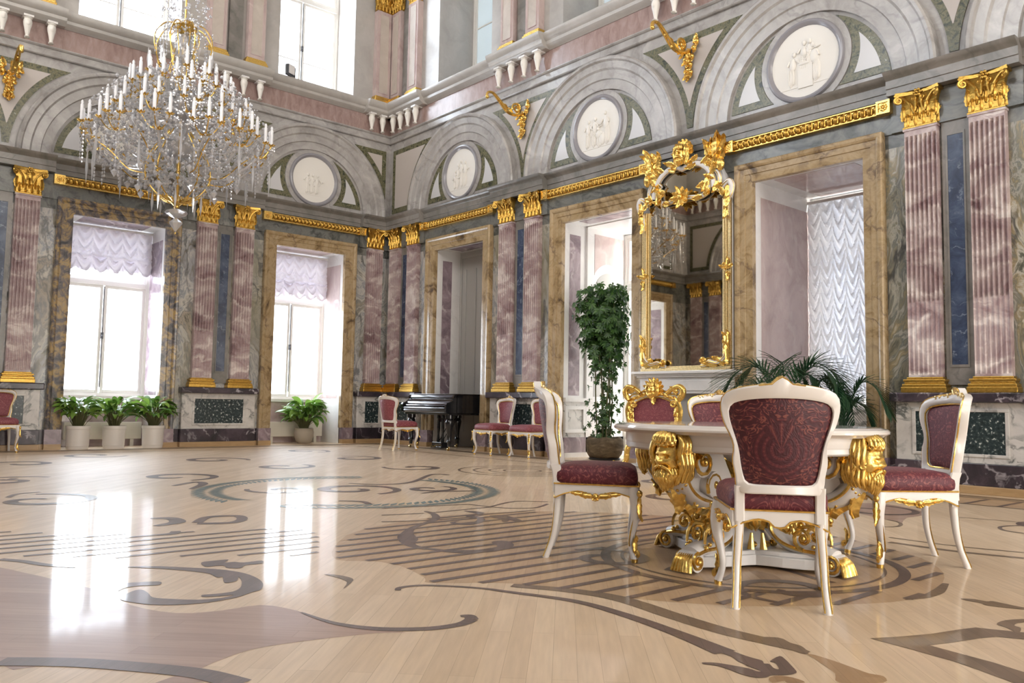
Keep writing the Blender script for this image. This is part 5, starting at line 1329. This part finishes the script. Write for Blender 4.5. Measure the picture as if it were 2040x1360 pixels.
# ------------------------------------------------------------------ radiators
for c,l in ((LB[0],'cream radiator in the niche behind the single potted plant'),(LB[1],'cream radiator in the niche behind the three white pots'),(LB[2],'cream radiator in the window niche seen only in the mirror')):
    t = thing('radiator',l,'radiator',on_wall('left',c-.05,-.62,.0),pi/2,'radiators in the window niches')
    b = MB(); b.box(-.66,.66,-.05,.05,.13,.44); b.build('cover',M['radiator'],t,bevel=.01)
    b = MB()
    for k in range(6): b.box(-.64,.64,-.056,-.05,.165+.045*k,.18+.045*k)
    b.build('grille',M['radiator'],t)
    for x in (-.5,.5):
        b = MB(); b.box(x-.03,x+.03,-.04,.04,0,.13); b.build('foot',M['radiator'],t)

# ------------------------------------------------------------------ blinds and curtain
def ruched(name, label, cat, loc, rot, w, z0, z1, cols, lam, sag, amp, m, puff=0.0, group=None, puffrows=0):
    """gathered silk: vertical gathers, swags hanging between them"""
    t = thing(name,label,cat,loc,rot,group)
    b = MB(); nx = cols*12; nz = int((z1-z0)/.022); rows = []
    rr = random.Random(int(w*100)+cols); ph = [rr.uniform(-.6,.6) for _ in range(cols+1)]; 
    for j in range(nz+1):
        v = j/nz; row = []
        for i in range(nx+1):
            x = -w/2+w*i/nx; cidx = i/12; u = cidx-int(cidx) if i < nx else 1.0; k = min(int(cidx),cols-1)
            cat_ = 1-abs(2*u-1)**1.55
            z = z1-(z1-z0)*v
            zz = z+sag*cat_*.95+.022*sin(7*z+5*ph[k])*(1+ph[k])
            low = max(0,min(1,(v-.45)*4)) if puff else 0
            A = amp*(.35+.65*cat_)*(1+low*.6)
            L = lam*(1+.5*low)
            sw = sin(2*pi*zz/L+ph[k]); d = A*(1+.5*ph[k])*(sw*.85+.3*(1-abs(sin(pi*zz/L+ph[k]*.5))**.6)*2-.3) + A*.45*sin(4.4*pi*zz/L+2*ph[k]+1.0) + .012*sin(2*pi*u)*0 + puff*low*(.3+cat_*.7)
            d += .008*sin(i*1.9+j*.13)*(1-cat_)
            zo = z - (sag*.62*cat_)*min(1,v*3.0)
            row.append((x,-d,zo))
        rows.append(row)
    b.grid(rows); b.build('silk',m,t,smooth=80)
    b = MB(); b.box(-w/2,w/2,-.03,.03,z1-.01,z1+.03); b.build('head_rail',M['white_cool'],t)
    return t
ruched('austrian_blind','white ruched blind pulled half up in the window behind the three white pots','blind',on_wall('left',LB[1],-.74,0),pi/2,1.58,3.26,4.02,6,.17,.13,.046,M['curtain'],.07,'ruched blinds')
ruched('austrian_blind','white ruched blind pulled half up in the window behind the single potted plant','blind',on_wall('left',LB[0],-.74,0),pi/2,1.58,3.16,4.02,6,.17,.13,.046,M['curtain'],.07,'ruched blinds')
ruched('ruched_curtain','long white ruched silk curtain filling the window beside the mirror','curtain',on_wall('right',RB[2],-1.44,0),0,1.56,1.15,3.98,8,.20,.19,.036,M['curtain_blue'])
# ------------------------------------------------------------------ plants
def lily(label, x, y, seed, pot, group, n=95, s=1.08):
    rr = random.Random(seed); t = thing('potted_lily', label, 'potted plant', (x,y,0), 0, group)
    b = MB()
    if pot == 'white':
        b.lathe([(0,.0),(.165,.0),(.172,.03),(.172,.05),(.178,.055),(.185,.34),(.192,.345),(.196,.385),(.19,.40),(.178,.40),(.172,.36),(0,.36)],28); zt = .37; b.build('pot',M['pot'],t,smooth=35)
    else:
        b.lathe([(0,.0),(.12,0),(.165,.05),(.20,.16),(.205,.24),(.19,.29),(.20,.31),(.18,.32),(.165,.27),(0,.27)],20); zt = .28; b.build('pot',M['stone_pot'],t,smooth=50)
    b = MB(); b.lathe([(0,zt+.005),(.10,zt+.003),(.172 if pot=='white' else .165,zt-.008)],16); b.build('soil',M['soil'],t)
    b = MB(); st_ = MB()
    for k in range(n):
        a = rr.uniform(0,2*pi); reach = s*rr.uniform(.12,.40); h = s*rr.uniform(.22,.58)*(1.15-reach*.9)
        r0 = rr.uniform(.01,.08); p0 = Vector((r0*cos(a),r0*sin(a),zt)); d = Vector((cos(a),sin(a),0)); sd = Vector((-sin(a),cos(a),0))
        p1 = p0+d*reach*.35+Vector((0,0,h*.75)); st_.tube([p0,p0.lerp(p1,.5)+Vector((0,0,.02)),p1],.0045,4)
        L = s*rr.uniform(.20,.32); w = L*rr.uniform(.26,.34); droop = rr.uniform(.5,2.2); tw = rr.uniform(-.5,.5)
        rows = []; pos = p1.copy(); el = rr.uniform(.3,1.1)
        for i in range(7):
            u = i/6; ww = w*.5*(sin(pi*min(1,u*.93+.04))**.8)*(1 if u < .98 else .2)+.001
            dd = d*cos(el)+Vector((0,0,sin(el))); up = Vector((0,0,cos(el)))-d*sin(el)
            s2 = sd*cos(tw)+up*sin(tw)
            rows.append([pos-s2*ww+up*(ww*.35), pos, pos+s2*ww+up*(ww*.35)])
            pos = pos+dd*(L/6); el -= droop/6
        b.grid(rows)
    b.build('foliage',M['lily'],t,smooth=80); st_.build('stalks',M['stem'],t,smooth=80)
G_ = 'lilies in white pots'
lily('leafy lily in a white pot, farthest from the room corner of the three',.14,-6.20,1,'white',G_)
lily('leafy lily in a white pot, middle one of the three under the window',.14,-5.62,2,'white',G_)
lily('leafy lily in a white pot, closest to the black spotted panel of the three',.14,-4.96,3,'white',G_)
lily('leafy lily in a rough stone pot alone in front of the radiator',-.20,-1.80,9,'stone',None,120,1.32)

def tree():
    rr = random.Random(8); t = thing('umbrella_tree','tall bushy umbrella tree in a bark wrapped basket in the niche left of the mirror','potted plant',(6.34,.30,0),0)
    b = MB(); b.lathe([(0,.03),(.24,.03),(.29,.10),(.315,.22),(.31,.33),(.28,.37),(.265,.36),(.25,.32),(0,.32)],28)
    b.v = [(x*(1+.05*sin(7*atan2(y,x)+z*20)),y*(1+.05*sin(5*atan2(y,x)+z*14)),z+.012*sin(6*atan2(y,x))*(z>.3)) for x,y,z in b.v]
    b.build('basket',M['basket'],t,smooth=60)
    b = MB(); b.lathe([(0,0),(.25,0),(.27,.02),(.25,.035),(0,.035)],24); b.build('saucer',M['black_metal'],t,smooth=40)
    b = MB(); b.lathe([(0,.33),(.26,.325)],20); b.build('soil',M['soil'],t)
    canes = []
    for k in range(8):
        a = k*2.4; r = .05+.09*rr.random(); x,y = r*cos(a),r*sin(a)
        P = catmull([(x,y,.30),(x*1.2+rr.uniform(-.03,.03),y*1.2,1.0),(x*1.6+rr.uniform(-.08,.08),y*1.6+rr.uniform(-.05,.05),2.0),(x*2.4+rr.uniform(-.12,.12),y*2.2,2.68+rr.uniform(-.3,.15))],6)
        b = MB(); b.tube(P,[.014,.011,.006],6); b.build('cane',M['stem'],t,smooth=60); canes.append(P)
    b = MB()
    def cluster(c, d, s):
        d = Vector(d).normalized(); side = d.cross(Vector((0,0,1)))
        if side.length < .1: side = Vector((1,0,0))
        side.normalize(); upv = side.cross(d)
        tip = c+d*s*.6
        b.tube([c,tip],.003,3)
        for k in range(7):
            a = 2*pi*k/7+rr.uniform(-.2,.2); o = side*cos(a)+upv*sin(a)*.9+d*.3+Vector((0,0,-.55)); o.normalize()
            L = s*rr.uniform(.8,1.1); w = L*.19; q = o.cross(d)
            if q.length < .05: q = side.copy()
            q.normalize(); nrm = q.cross(o)
            rows = []
            for i in range(5):
                u = i/4; ww = w*(.10,.62,1.0,.92,.12)[i]; p = tip+o*(L*u)+Vector((0,0,-L*.22*u*u))
                rows.append([p-q*ww+nrm*ww*.25,p-nrm*ww*.1,p+q*ww+nrm*ww*.25])
            b.grid(rows)
    for P in canes:
        for p in P:
            if p.z < .42: continue
            dens = 9 if p.z > 1.85 else (6 if p.z > 1.5 else (2 if p.z > .85 else 3))
            sz = 1.0 if p.z > 1.6 else .78
            for _ in range(dens):
                a = rr.uniform(0,2*pi); spread = 1.25 if p.z > 1.5 else (.8 if p.z > .9 else 1.1)
                c = p+Vector((cos(a),sin(a),0))*rr.uniform(.02,.20)*spread+Vector((0,0,rr.uniform(-.12,.12)))
                cluster(c,(cos(a),sin(a),rr.uniform(-.1,.8)),rr.uniform(.07,.105)*sz)
    for k in range(110):
        a = rr.uniform(0,2*pi); z = rr.uniform(1.9,2.88); r = .46*sqrt(rr.random())*(1 if z < 2.5 else .75)
        cluster(Vector((r*cos(a),r*sin(a)*.9,z)),(cos(a),sin(a),rr.uniform(0,.9)),rr.uniform(.085,.12))
    b.build('foliage',M['tree_leaf'],t,smooth=80)
tree()
def palm(label, x, y, seed, n, s, hz):
    rr = random.Random(seed); t = thing('potted_palm',label,'potted plant',(x,y,0),0,'palms at the curtained window')
    b = MB(); b.lathe([(0,0),(.15,0),(.17,.03),(.21,.30),(.225,.31),(.225,.34),(.20,.34),(.19,.30),(0,.30)],24); b.build('pot',M['black_metal'],t,smooth=40)
    b = MB(); b.lathe([(0,.315),(.195,.31)],16); b.build('soil',M['soil'],t)
    for k in range(n):
        a = 2*pi*k/n+rr.uniform(-.25,.25); reach = s*rr.uniform(.55,1.0); h = hz*rr.uniform(.78,1.05); d = Vector((cos(a),sin(a),0)); sd = Vector((-sin(a),cos(a),0))
        if y > -1: d.y = min(d.y,.30)
        P = catmull([(.03*cos(a),.03*sin(a),.3),tuple(d*reach*.10+Vector((0,0,.3+(h-.3)*.55))),tuple(d*reach*.38+Vector((0,0,h*.97))),tuple(d*reach*.72+Vector((0,0,h*.93))),tuple(d*reach+Vector((0,0,h*.70)))],8)
        b = MB(); b.tube(P,[.011,.009,.006,.003],5)
        m = len(P)
        for i in range(int(m*.42),m):
            u = (i/m-.42)/.58
            for half in (0,):
              p = P[i] if not half or i+1 >= m else P[i].lerp(P[i+1],.5)
              tg = (P[min(i+1,m-1)]-P[i-1]).normalized()
              for sg in (-1,1):
                L = s*.46*(sin(pi*min(1,.25+u*.66)))*rr.uniform(.85,1.1); o = (sd*sg*.75+tg*(.75+u*.5)+Vector((0,0,.30-.1*u))).normalized(); w = .014
                q = o.cross(Vector((0,0,1))).normalized(); rows = []
                for j in range(5):
                    v = j/4; ww = w*(.5+.8*sin(pi*v))*(1-v*.75); c = p+o*(L*v)+Vector((0,0,-L*.22*v*v)); rows.append([c-q*ww,c+Vector((0,0,-.004)),c+q*ww])
                b.grid(rows)
        b.build('frond',M['palm'],t,smooth=80)
palm('dark palm with wide arching fronds in front of the ruched curtain',10.20,-.62,21,11,1.05,1.50)
palm('smaller dark palm at the foot of the yellow marble frame, right of the larger palm',10.86,-.45,5,8,.62,1.25)

# ------------------------------------------------------------------ chandelier
CX,CY = 2.45,-5.52
t = thing('chandelier','huge crystal chandelier with gilt arms and many white electric candles','chandelier',(CX,CY,0),0)
rr = random.Random(17)
b = MB(); b.lathe([(.015,Z_ROOM),(.015,7.0),(.05,6.99),(.14,6.93),(.20,6.86),(.13,6.80),(.05,6.75)],20); b.lathe([(.03,6.75),(.03,4.0),(.09,3.98),(.02,3.92)],14)
b.ell((0,0,3.93),(.05,.05,.04),8,6); b.build('stem',M['gold'],t,smooth=50)
b = MB(); b.lathe([(.0,6.78),(.06,6.74),(.11,6.60),(.12,6.45),(.07,6.30),(.05,6.22),(.10,6.14),(.16,6.05),(.10,5.96),(.05,5.9),(.06,5.8),(.16,5.68),(.20,5.55),(.14,5.42),(.06,5.34),(.06,5.2),(.2,5.05),(.26,4.9),(.2,4.75),(.07,4.66)],24); b.build('crystal_baluster',M['crystal'],t,smooth=20)
b = MB(); b.lathe([(.02,3.90),(.15,3.86),(.175,3.83),(.15,3.80),(.02,3.74)],12); b.build('crystal_dish',M['crystal'],t)
b = MB(); b.lathe([(.0,3.745),(.03,3.74),(.045,3.72),(.105,3.675),(.105,3.66),(.0,3.52)],8); b.build('crystal_finial',M['crystal'],t)
b = MB(); b.ell((0,0,3.745),(.03,.03,.02),8,5); b.ell((0,0,3.505),(.016,.016,.02),8,5); b.build('finial_cap',M['gold'],t,smooth=60)
TIERS = [(12,3,1.42,4.98,4.62,.27),(12,2,1.12,5.36,5.0,.27),(12,2,.80,5.78,5.44,.27),(8,1,.50,6.06,5.78,.27)]
tips = []; candle0 = None
for n,per,r,z,zr,ch in TIERS:
    for k in range(n):
        a = 2*pi*k/n+(.2 if n == 12 else 0)+z
        b = MB(); d = Vector((cos(a),sin(a),0)); s_ = Vector((-sin(a),cos(a),0))
        rb = r*.86
        P = catmull([d*.08+Vector((0,0,zr+.10)),d*rb*.35+Vector((0,0,zr-.10)),d*rb*.75+Vector((0,0,zr-.08)),d*rb+Vector((0,0,z-.18))],6)
        b.tube(P,[.02,.022,.02,.018],7)
        b.spiral(d*rb*.55+Vector((0,0,zr+.02)),.09,.02,1.2,.009,ax=d,ay=(0,0,1),a0=-2)
        g2 = MB()
        for q in range(5):
            aa = 2*pi*q/5; g2.leaf(P[-1]+Vector((0,0,-.02)),(cos(aa),sin(aa),.35),(0,0,1),.09,.05,curl=.5,lobes=2)
        spots_ = [0] if per == 1 else ([-.5,.5] if per == 2 else [-1,0,1])
        cups = []
        for q in spots_:
            e = d*(r*(1 if q == 0 else .955))+s_*(q*(.20 if per == 3 else .21))+Vector((0,0,z+(.04 if q == 0 and per == 3 else rr.uniform(-.03,.03))))
            g2.tube(catmull([P[-1],P[-1].lerp(e,.5)+Vector((0,0,-.09)),e-Vector((0,0,.03))],4),.009,5)
            cups.append(e)
        ar = b.build('arm',M['crystal'],t,smooth=50); g2.build('branch',M['gold'],ar,smooth=50)
        for e in cups:
            g = MB()
            for q in range(6):
                aa = 2*pi*q/6; g.leaf(Vector((.012*cos(aa),.012*sin(aa),-.03)),(cos(aa),sin(aa),.7),(-cos(aa)*.3,-sin(aa)*.3,1),.06,.045,curl=.2,lobes=2)
            g.ell((0,0,-.02),(.022,.022,.025),7,5)
            if candle0 is None:
                c1 = MB(); c1.lathe([(.0,0),(.026,0),(.026,.225),(.021,.24),(.016,.247),(.022,.265),(.016,.29),(.0,.31)],8)
                candle0 = c1.build('candle',M['candle'],t,smooth=50); candle0.location = e
                cup0 = g.build('candle_cup',M['gold'],candle0,smooth=50)
            else:
                o = candle0.copy(); COL.objects.link(o); o.parent = t; o.location = e; o.rotation_euler = (0,0,rr.uniform(0,6))
                q_ = cup0.copy(); COL.objects.link(q_); q_.parent = o
            tips.append(e)
# cage of gilt ribs: basket below, lyre above
b = MB()
for k in range(10):
    a = 2*pi*k/10+.3; d = Vector((cos(a),sin(a),0))
    b.tube(catmull([d*.05+Vector((0,0,3.98)),d*.34+Vector((0,0,4.12)),d*.50+Vector((0,0,4.38)),d*.42+Vector((0,0,4.75)),d*.16+Vector((0,0,5.15))],6),.011,5)
    b.leaf(d*.14+Vector((0,0,4.0)),d*.9+Vector((0,0,.45)),(0,0,1),.16,.10,curl=.5,lobes=3)
    b.ell(d*.5+Vector((0,0,4.38)),(.03,.03,.02),6,4)
cage = b; b = MB()
for k in range(8):
    a = 2*pi*k/8; d = Vector((cos(a),sin(a),0))
    b.tube(catmull([d*.10+Vector((0,0,6.90)),d*.30+Vector((0,0,6.86)),d*.46+Vector((0,0,6.62)),d*.42+Vector((0,0,6.3)),d*.30+Vector((0,0,6.0)),d*.36+Vector((0,0,5.85))],6),.010,5)
    b.tube(catmull([d*.12+Vector((0,0,6.86)),d*.24+Vector((0,0,6.70)),d*.17+Vector((0,0,6.4)),d*.22+Vector((0,0,6.1))],5),.007,5)
    cage.tube(catmull([d*.5+Vector((0,0,4.38)),d*.75+Vector((0,0,4.40)),d*1.02+Vector((0,0,4.62)),d*1.25+Vector((0,0,4.75))],6),.010,5)
b.build('gilt_crown',M['gold'],t,smooth=60); cage.build('gilt_cage',M['gold'],t,smooth=60)
# hanging drops
def drop_mesh(L, kind):
    b = MB(); w = .017 if kind == 0 else .035
    if kind == 0:
        m = max(3,int(L/.055))
        for i in range(m):
            z = -L*(i+.5)/m; hh = L/m*.5
            b.lathe([(0,z+hh),(w*(.7+.3*(i%2)),z+hh*.3),(w*(.7+.3*(i%2)),z-hh*.3),(0,z-hh)],6)
    elif kind == 1:
        b.lathe([(0,0),(.011,-.03),(.006,-.05),(.020,-L*.45),(.022,-L*.6),(0,-L)],6)
    else:
        for i in range(3): b.ell((0,0,-.03-.045*i),(.014,.014,.02),6,4)
        b.lathe([(0,-.16),(.05,-.205),(.052,-.22),(0,-.30)],8)
    return b
protos = {}
def drop(p, L, kind):
    key = (round(L,2),kind)
    if key not in protos:
        o = drop_mesh(L,kind).build('crystal_drop',M['crystal'],t); protos[key] = o
    else:
        o = protos[key].copy(); COL.objects.link(o); o.parent = t
    o.location = p; o.rotation_euler = (0,0,rr.uniform(0,6))
cnt = 0
for k in range(40):
    a = 2*pi*k/40; r = (1.40,1.22)[k%2]; drop((r*cos(a),r*sin(a),4.86-.10*(k%2)),(.52,.36,.62)[k%3],(0,0,1)[k%3]); cnt += 1
for k in range(24):
    a = 2*pi*k/24+.1; r = .92; drop((r*cos(a),r*sin(a),4.56),(.35,.22,.42)[k%3],(0,1,2)[k%3]); cnt += 1
for k in range(16):
    a = 2*pi*k/16; r = (.60,.36)[k%2]; drop((r*cos(a),r*sin(a),(4.36,4.2)[k%2]),(.3,.4)[k%2],(2,1)[k%2]); cnt += 1
for k in range(20):
    a = 2*pi*k/20; r = (.44,.32,.52)[k%3]; drop((r*cos(a),r*sin(a),(6.78,6.9,6.45)[k%3]),(.45,.62,.35)[k%3],(0,0,1)[k%3]); cnt += 1
b = MB()
def bead(p, s):
    b.lathe([(0,s),(s*.8,s*.25),(s*.8,-s*.25),(0,-s)],6,p)
for k in range(2600):
    u = rr.random(); z = rr.choice((4.25,4.45,4.62,4.75,4.88,5.0,5.1,5.28,5.45,5.6,5.72,5.9)); z += rr.uniform(-.09,.09)
    R_ = 1.42*sqrt(max(0,1-((z-4.85)/1.35)**2)) if z > 4.85 else 1.42*max(.2,1-((4.85-z)/.85)**1.6)
    r = R_*sqrt(rr.uniform(.12,1)); a = rr.uniform(0,2*pi)
    bead((r*cos(a),r*sin(a),z),rr.choice((.018,.022,.03,.036)))
for k in range(520):
    a = rr.uniform(0,2*pi); z = rr.uniform(5.9,7.9); r = (.10+.26*abs(sin(z*2.4)))*rr.uniform(.5,1.2); bead((r*cos(a),r*sin(a),z),rr.choice((.016,.022,.03)))
for n_,R_,z,sg in ((12,1.30,4.86,.22),(12,1.0,5.2,.2),(12,.74,5.62,.18),(8,.48,4.3,.12),(10,.9,4.55,.15)):
    for k in range(n_):
        a0 = 2*pi*k/n_; a1 = 2*pi*(k+1)/n_
        for i in range(9):
            f = i/9; a = a0+(a1-a0)*f; bead((R_*cos(a),R_*sin(a),z-sg*4*f*(1-f)),.02)
for e in tips:
    for k in range(5):
        a = 2*pi*k/5; bead((e.x+.05*cos(a),e.y+.05*sin(a),e.z-.055),.016); bead((e.x+.05*cos(a),e.y+.05*sin(a),e.z-.10),.022)
tag(b.build('crystal_beads',M['crystal'],t),kind='stuff')

# ------------------------------------------------------------------ inlaid floor
def inlay(name, pieces, m, z):
    b = MB()
    for P in pieces:
        zz = z+((inlay.k*.6180339) % 1)*2.6e-4; inlay.k += 1
        n = len(P); b.add([(x,y,zz) for x,y in P],[list(range(n))])
    me = b.build('inlay',m,FLOOR); st(me)
    return me
inlay.k = 0
def ribbon(pts, w):
    P = catmull([(x,y,0) for x,y in pts],8); m = len(P); quads = []
    L_ = []; R2 = []
    for i,p in enumerate(P):
        d = (P[min(i+1,m-1)]-P[max(i-1,0)]).normalized(); nn = Vector((-d.y,d.x,0)); ww = lerp_list(w,i/(m-1))*.5
        L_.append((p+nn*ww)[:2]); R2.append((p-nn*ww)[:2])
    return [[L_[i],L_[i+1],R2[i+1],R2[i]] for i in range(m-1)]
INL = {'d':[],'k':[],'m':[],'b':[],'t':[],'w':[]}
for c,w,P in RIB: INL[c] += ribbon(P,w)
for c,P in POLY: INL[c.lower()].append([tuple(v[:2]) for v in catmull([(x,y,0) for x,y in P],3,True)] if c != 'K' else P)
def inside(x, y, poly):
    r = False; n = len(poly); j = n-1
    for i in range(n):
        xi,yi = poly[i]; xj,yj = poly[j]
        if (yi > y) != (yj > y) and x < (xj-xi)*(y-yi)/(yj-yi)+xi: r = not r
        j = i
    return r
def stripes(poly, pitch, width, x0, x1, y0, y1, dst, holes=()):
    x = x0
    while x < x1:
        y = y0; run = None
        while y <= y1:
            ok = inside(x,y,poly) and not any((x-hx)**2+(y-hy)**2 < hr*hr for hx,hy,hr in holes)
            if ok and run is None: run = y
            if run is not None and (not ok or y+.03 > y1):
                INL[dst].append([(x-width/2,run),(x+width/2,run),(x+width/2,y),(x-width/2,y)]); run = None
            y += .03
        x += pitch
field = STRIPE
stripes(field,.167,.046,9.6,14.2,-7.6,-3.6,'d',[(12.91,-5.67,.89)])
INL['w'].append([tuple(v[:2]) for v in catmull([(x,y,0) for x,y in field],3,True)])
f2 = [(9.0,-9.3),(9.3,-8.9),(9.75,-8.5),(10.0,-8.0),(10.2,-7.4),(10.45,-7.2),(11.3,-7.62),(10.95,-8.15),(10.72,-8.55),(10.3,-9.05),(9.8,-9.4)]
stripes(f2,.167,.04,9.2,11.4,-9.1,-7.1,'d')
f3 = [(9.0,-2.9),(14.5,-2.9),(14.5,-.35),(9.0,-.35)]
stripes([(11.2,-1.25),(16,-1.25),(16,-.62),(11.2,-.62)],.30,.05,11.3,15.8,-1.3,-.5,'d')
INL['w'].append([(11.2,-1.25),(16,-1.25),(16,-.62),(11.2,-.62)])
for y0,y1,c in ((-.62,-.55,'k'),(-.50,-.36,'k'),(-1.30,-1.25,'k')): INL[c].append([(.4,y0),(19.5,y0),(19.5,y1),(.4,y1)])
for x0,x1,c in ((.36,.50,'k'),(.55,.62,'k'),(1.25,1.30,'k')): INL[c].append([(x0,-10.8),(x1,-10.8),(x1,-.4),(x0,-.4)])
# wreath of blue green leaves, its rings
for k in range(110):
    a = 2*pi*k/110
    if (1.9 < a < 2.5) or (4.9 < a < 5.3): continue
    cx,cy,r = 8.25,-5.62,1.38
    for sg,rad in ((1,.16),(-1,.16)):
        p0 = (cx+r*cos(a),cy+r*sin(a)); p1 = (cx+(r+sg*rad)*cos(a+.10),cy+(r+sg*rad)*sin(a+.10)); p2 = (cx+(r+sg*.05)*cos(a+.055),cy+(r+sg*.05)*sin(a+.055)); p3 = (cx+(r+sg*.10)*cos(a+.03),cy+(r+sg*.10)*sin(a+.03))
        INL['t'].append([p0,p2,p1,p3])
def ring(cx, cy, r, w, c, n=64, a0=0, a1=2*pi):
    for k in range(n):
        a = a0+(a1-a0)*k/n; e = a0+(a1-a0)*(k+1)/n
        INL[c].append([(cx+(r+w/2)*cos(a),cy+(r+w/2)*sin(a)),(cx+(r+w/2)*cos(e),cy+(r+w/2)*sin(e)),(cx+(r-w/2)*cos(e),cy+(r-w/2)*sin(e)),(cx+(r-w/2)*cos(a),cy+(r-w/2)*sin(a))])
for r in (.25,.45,.66,.86): ring(7.35,-2.45,r,.035,'k',40)
ring(12.91,-5.67,.84,.06,'d'); ring(12.91,-5.67,.74,.02,'d')
def swirl(cx, cy, r0, a0, turns, hand, w, c='d'):
    P = []; W_ = []
    for i in range(26):
        u = i/25; r = r0*(1-u*.85); a = a0+hand*2*pi*turns*u; P.append((cx+r*cos(a),cy+r*sin(a))); W_.append(w*(.25+1.1*sin(pi*(u*.8+.1))))
    INL[c] += ribbon(P,W_)
for cx,cy,r,a,tn,h,w in ((6.0,-6.6,.5,0,1.1,1,.10),(5.2,-4.9,.45,2,1.1,-1,.10),(3.6,-5.2,.5,1,1.2,1,.10),(4.2,-3.2,.5,3,1.1,-1,.10),(6.2,-3.4,.45,4,1.1,1,.09),(2.2,-3.0,.45,0,1.2,1,.09),(1.9,-6.4,.5,1,1.1,-1,.1),(5.6,-8.2,.5,2,1.1,1,.1),(3.2,-7.6,.5,5,1.1,-1,.1),(7.6,-8.3,.5,3,1.1,-1,.09),
      (8.25,-5.6,.5,0,1.3,1,.1),(8.6,-4.9,.3,2,1.1,-1,.08),(7.9,-6.2,.35,4,1.1,1,.08),(10.6,-3.3,.4,1,1.2,1,.08),(12.2,-2.6,.45,2,1.1,-1,.06),(13.6,-2.4,.4,0,1.2,1,.05),(14.0,-3.0,.35,2,1.0,1,.05),(9.4,-2.0,.4,1,1.1,-1,.07),(12.3,-5.05,.3,2,1.2,1,.06),(13.5,-6.2,.3,5,1.2,-1,.06),(12.35,-6.3,.3,3,1.2,-1,.06)):
    swirl(cx,cy,r,a,tn,h,w)
for c,m,z in (('w','inlay_w',.0003),('b','inlay_b',.0006),('m','inlay_m',.0009),('k','inlay_k',.0012),('t','inlay_t',.0015),('d','inlay_d',.0018)): inlay(c,INL[c],M[m],z)

# ------------------------------------------------------------------ light and camera
w = bpy.data.worlds.new('sky'); scene.world = w; w.use_nodes = True; nt = w.node_tree; L = nt.links.new
tc = N(nt,'ShaderNodeTexCoord'); sp_ = N(nt,'ShaderNodeSeparateXYZ'); L(tc.outputs['Generated'],sp_.inputs[0])
mr = N(nt,'ShaderNodeMapRange'); mr.inputs['From Min'].default_value = -.6; mr.inputs['From Max'].default_value = .6; L(sp_.outputs['X'],mr.inputs['Value'])
cr = ramp(nt,[(0,(1.10,1.19,1.31)),(.45,(1.0,.98,.95)),(1,(1.5,1.38,1.24))]); L(mr.outputs[0],cr.inputs['Fac'])
my = N(nt,'ShaderNodeMapRange'); my.inputs['From Min'].default_value = .25; my.inputs['From Max'].default_value = .7; my.inputs['To Min'].default_value = 1; my.inputs['To Max'].default_value = .16; L(sp_.outputs['Y'],my.inputs['Value'])
mx_ = N(nt,'ShaderNodeMixRGB',blend_type='MULTIPLY'); mx_.inputs['Fac'].default_value = 1; L(cr.outputs['Color'],mx_.inputs['Color1']); L(my.outputs[0],mx_.inputs['Color2'])
bg = nt.nodes['Background']; L(mx_.outputs['Color'],bg.inputs['Color']); bg.inputs['Strength'].default_value = SKY
def portal(w, s, d, z, sx, sz):
    ld = bpy.data.lights.new('portal','AREA'); ld.shape = 'RECTANGLE'; ld.size = sx; ld.size_y = sz; ld.cycles.is_portal = True
    o = bpy.data.objects.new('window_daylight',ld); COL.objects.link(o); o.location = on_wall(w,s,d,z)
    n = {'right':(0,-1,0),'left':(1,0,0),'front':(0,1,0),'back':(-1,0,0)}[w]
    o.rotation_euler = Vector(n).to_track_quat('-Z','Y').to_euler()
for c in LB:
    portal('left',c,-.93,2.5,1.6,3.2); portal('left',c,-.93,9.36,1.76,3.7)
    portal('back',c,-.55,2.07,1.6,4.05); portal('back',c,-.55,9.36,1.76,3.7)
for c in (RB[2],RB[1]): portal('right',c,-1.63,2.4,1.5,3.3)
for c in RB: portal('front',c,-.55,9.36,1.76,3.7)
cam = bpy.data.cameras.new('camera'); co = bpy.data.objects.new('camera',cam); COL.objects.link(co)
cam.sensor_width = 36; cam.lens = 1644.8/2040*36; cam.clip_start = .05; cam.clip_end = 200
yaw,pitch,roll = -.850524,.0752436,.0170470
fw = Vector((sin(yaw)*cos(pitch),cos(yaw)*cos(pitch),sin(pitch))); rt = Vector((cos(yaw),-sin(yaw),0)); up = rt.cross(fw)
r2 = rt*cos(roll)+up*sin(roll); u2 = up*cos(roll)-rt*sin(roll)
co.matrix_world = Matrix((( r2.x,u2.x,-fw.x,15.7089),(r2.y,u2.y,-fw.y,-10.0144),(r2.z,u2.z,-fw.z,.9),(0,0,0,1)))
scene.camera = co
vs_ = scene.view_settings; vs_.view_transform = 'Standard'; vs_.look = 'None'; vs_.gamma = 1; vs_.use_curve_mapping = False; vs_.exposure = EXPO
cy = scene.cycles; cy.max_bounces = 8; cy.diffuse_bounces = 5; cy.glossy_bounces = 4; cy.transmission_bounces = 6; cy.transparent_max_bounces = 10
cy.caustics_reflective = False; cy.caustics_refractive = False; cy.sample_clamp_indirect = 6; cy.use_denoising = True
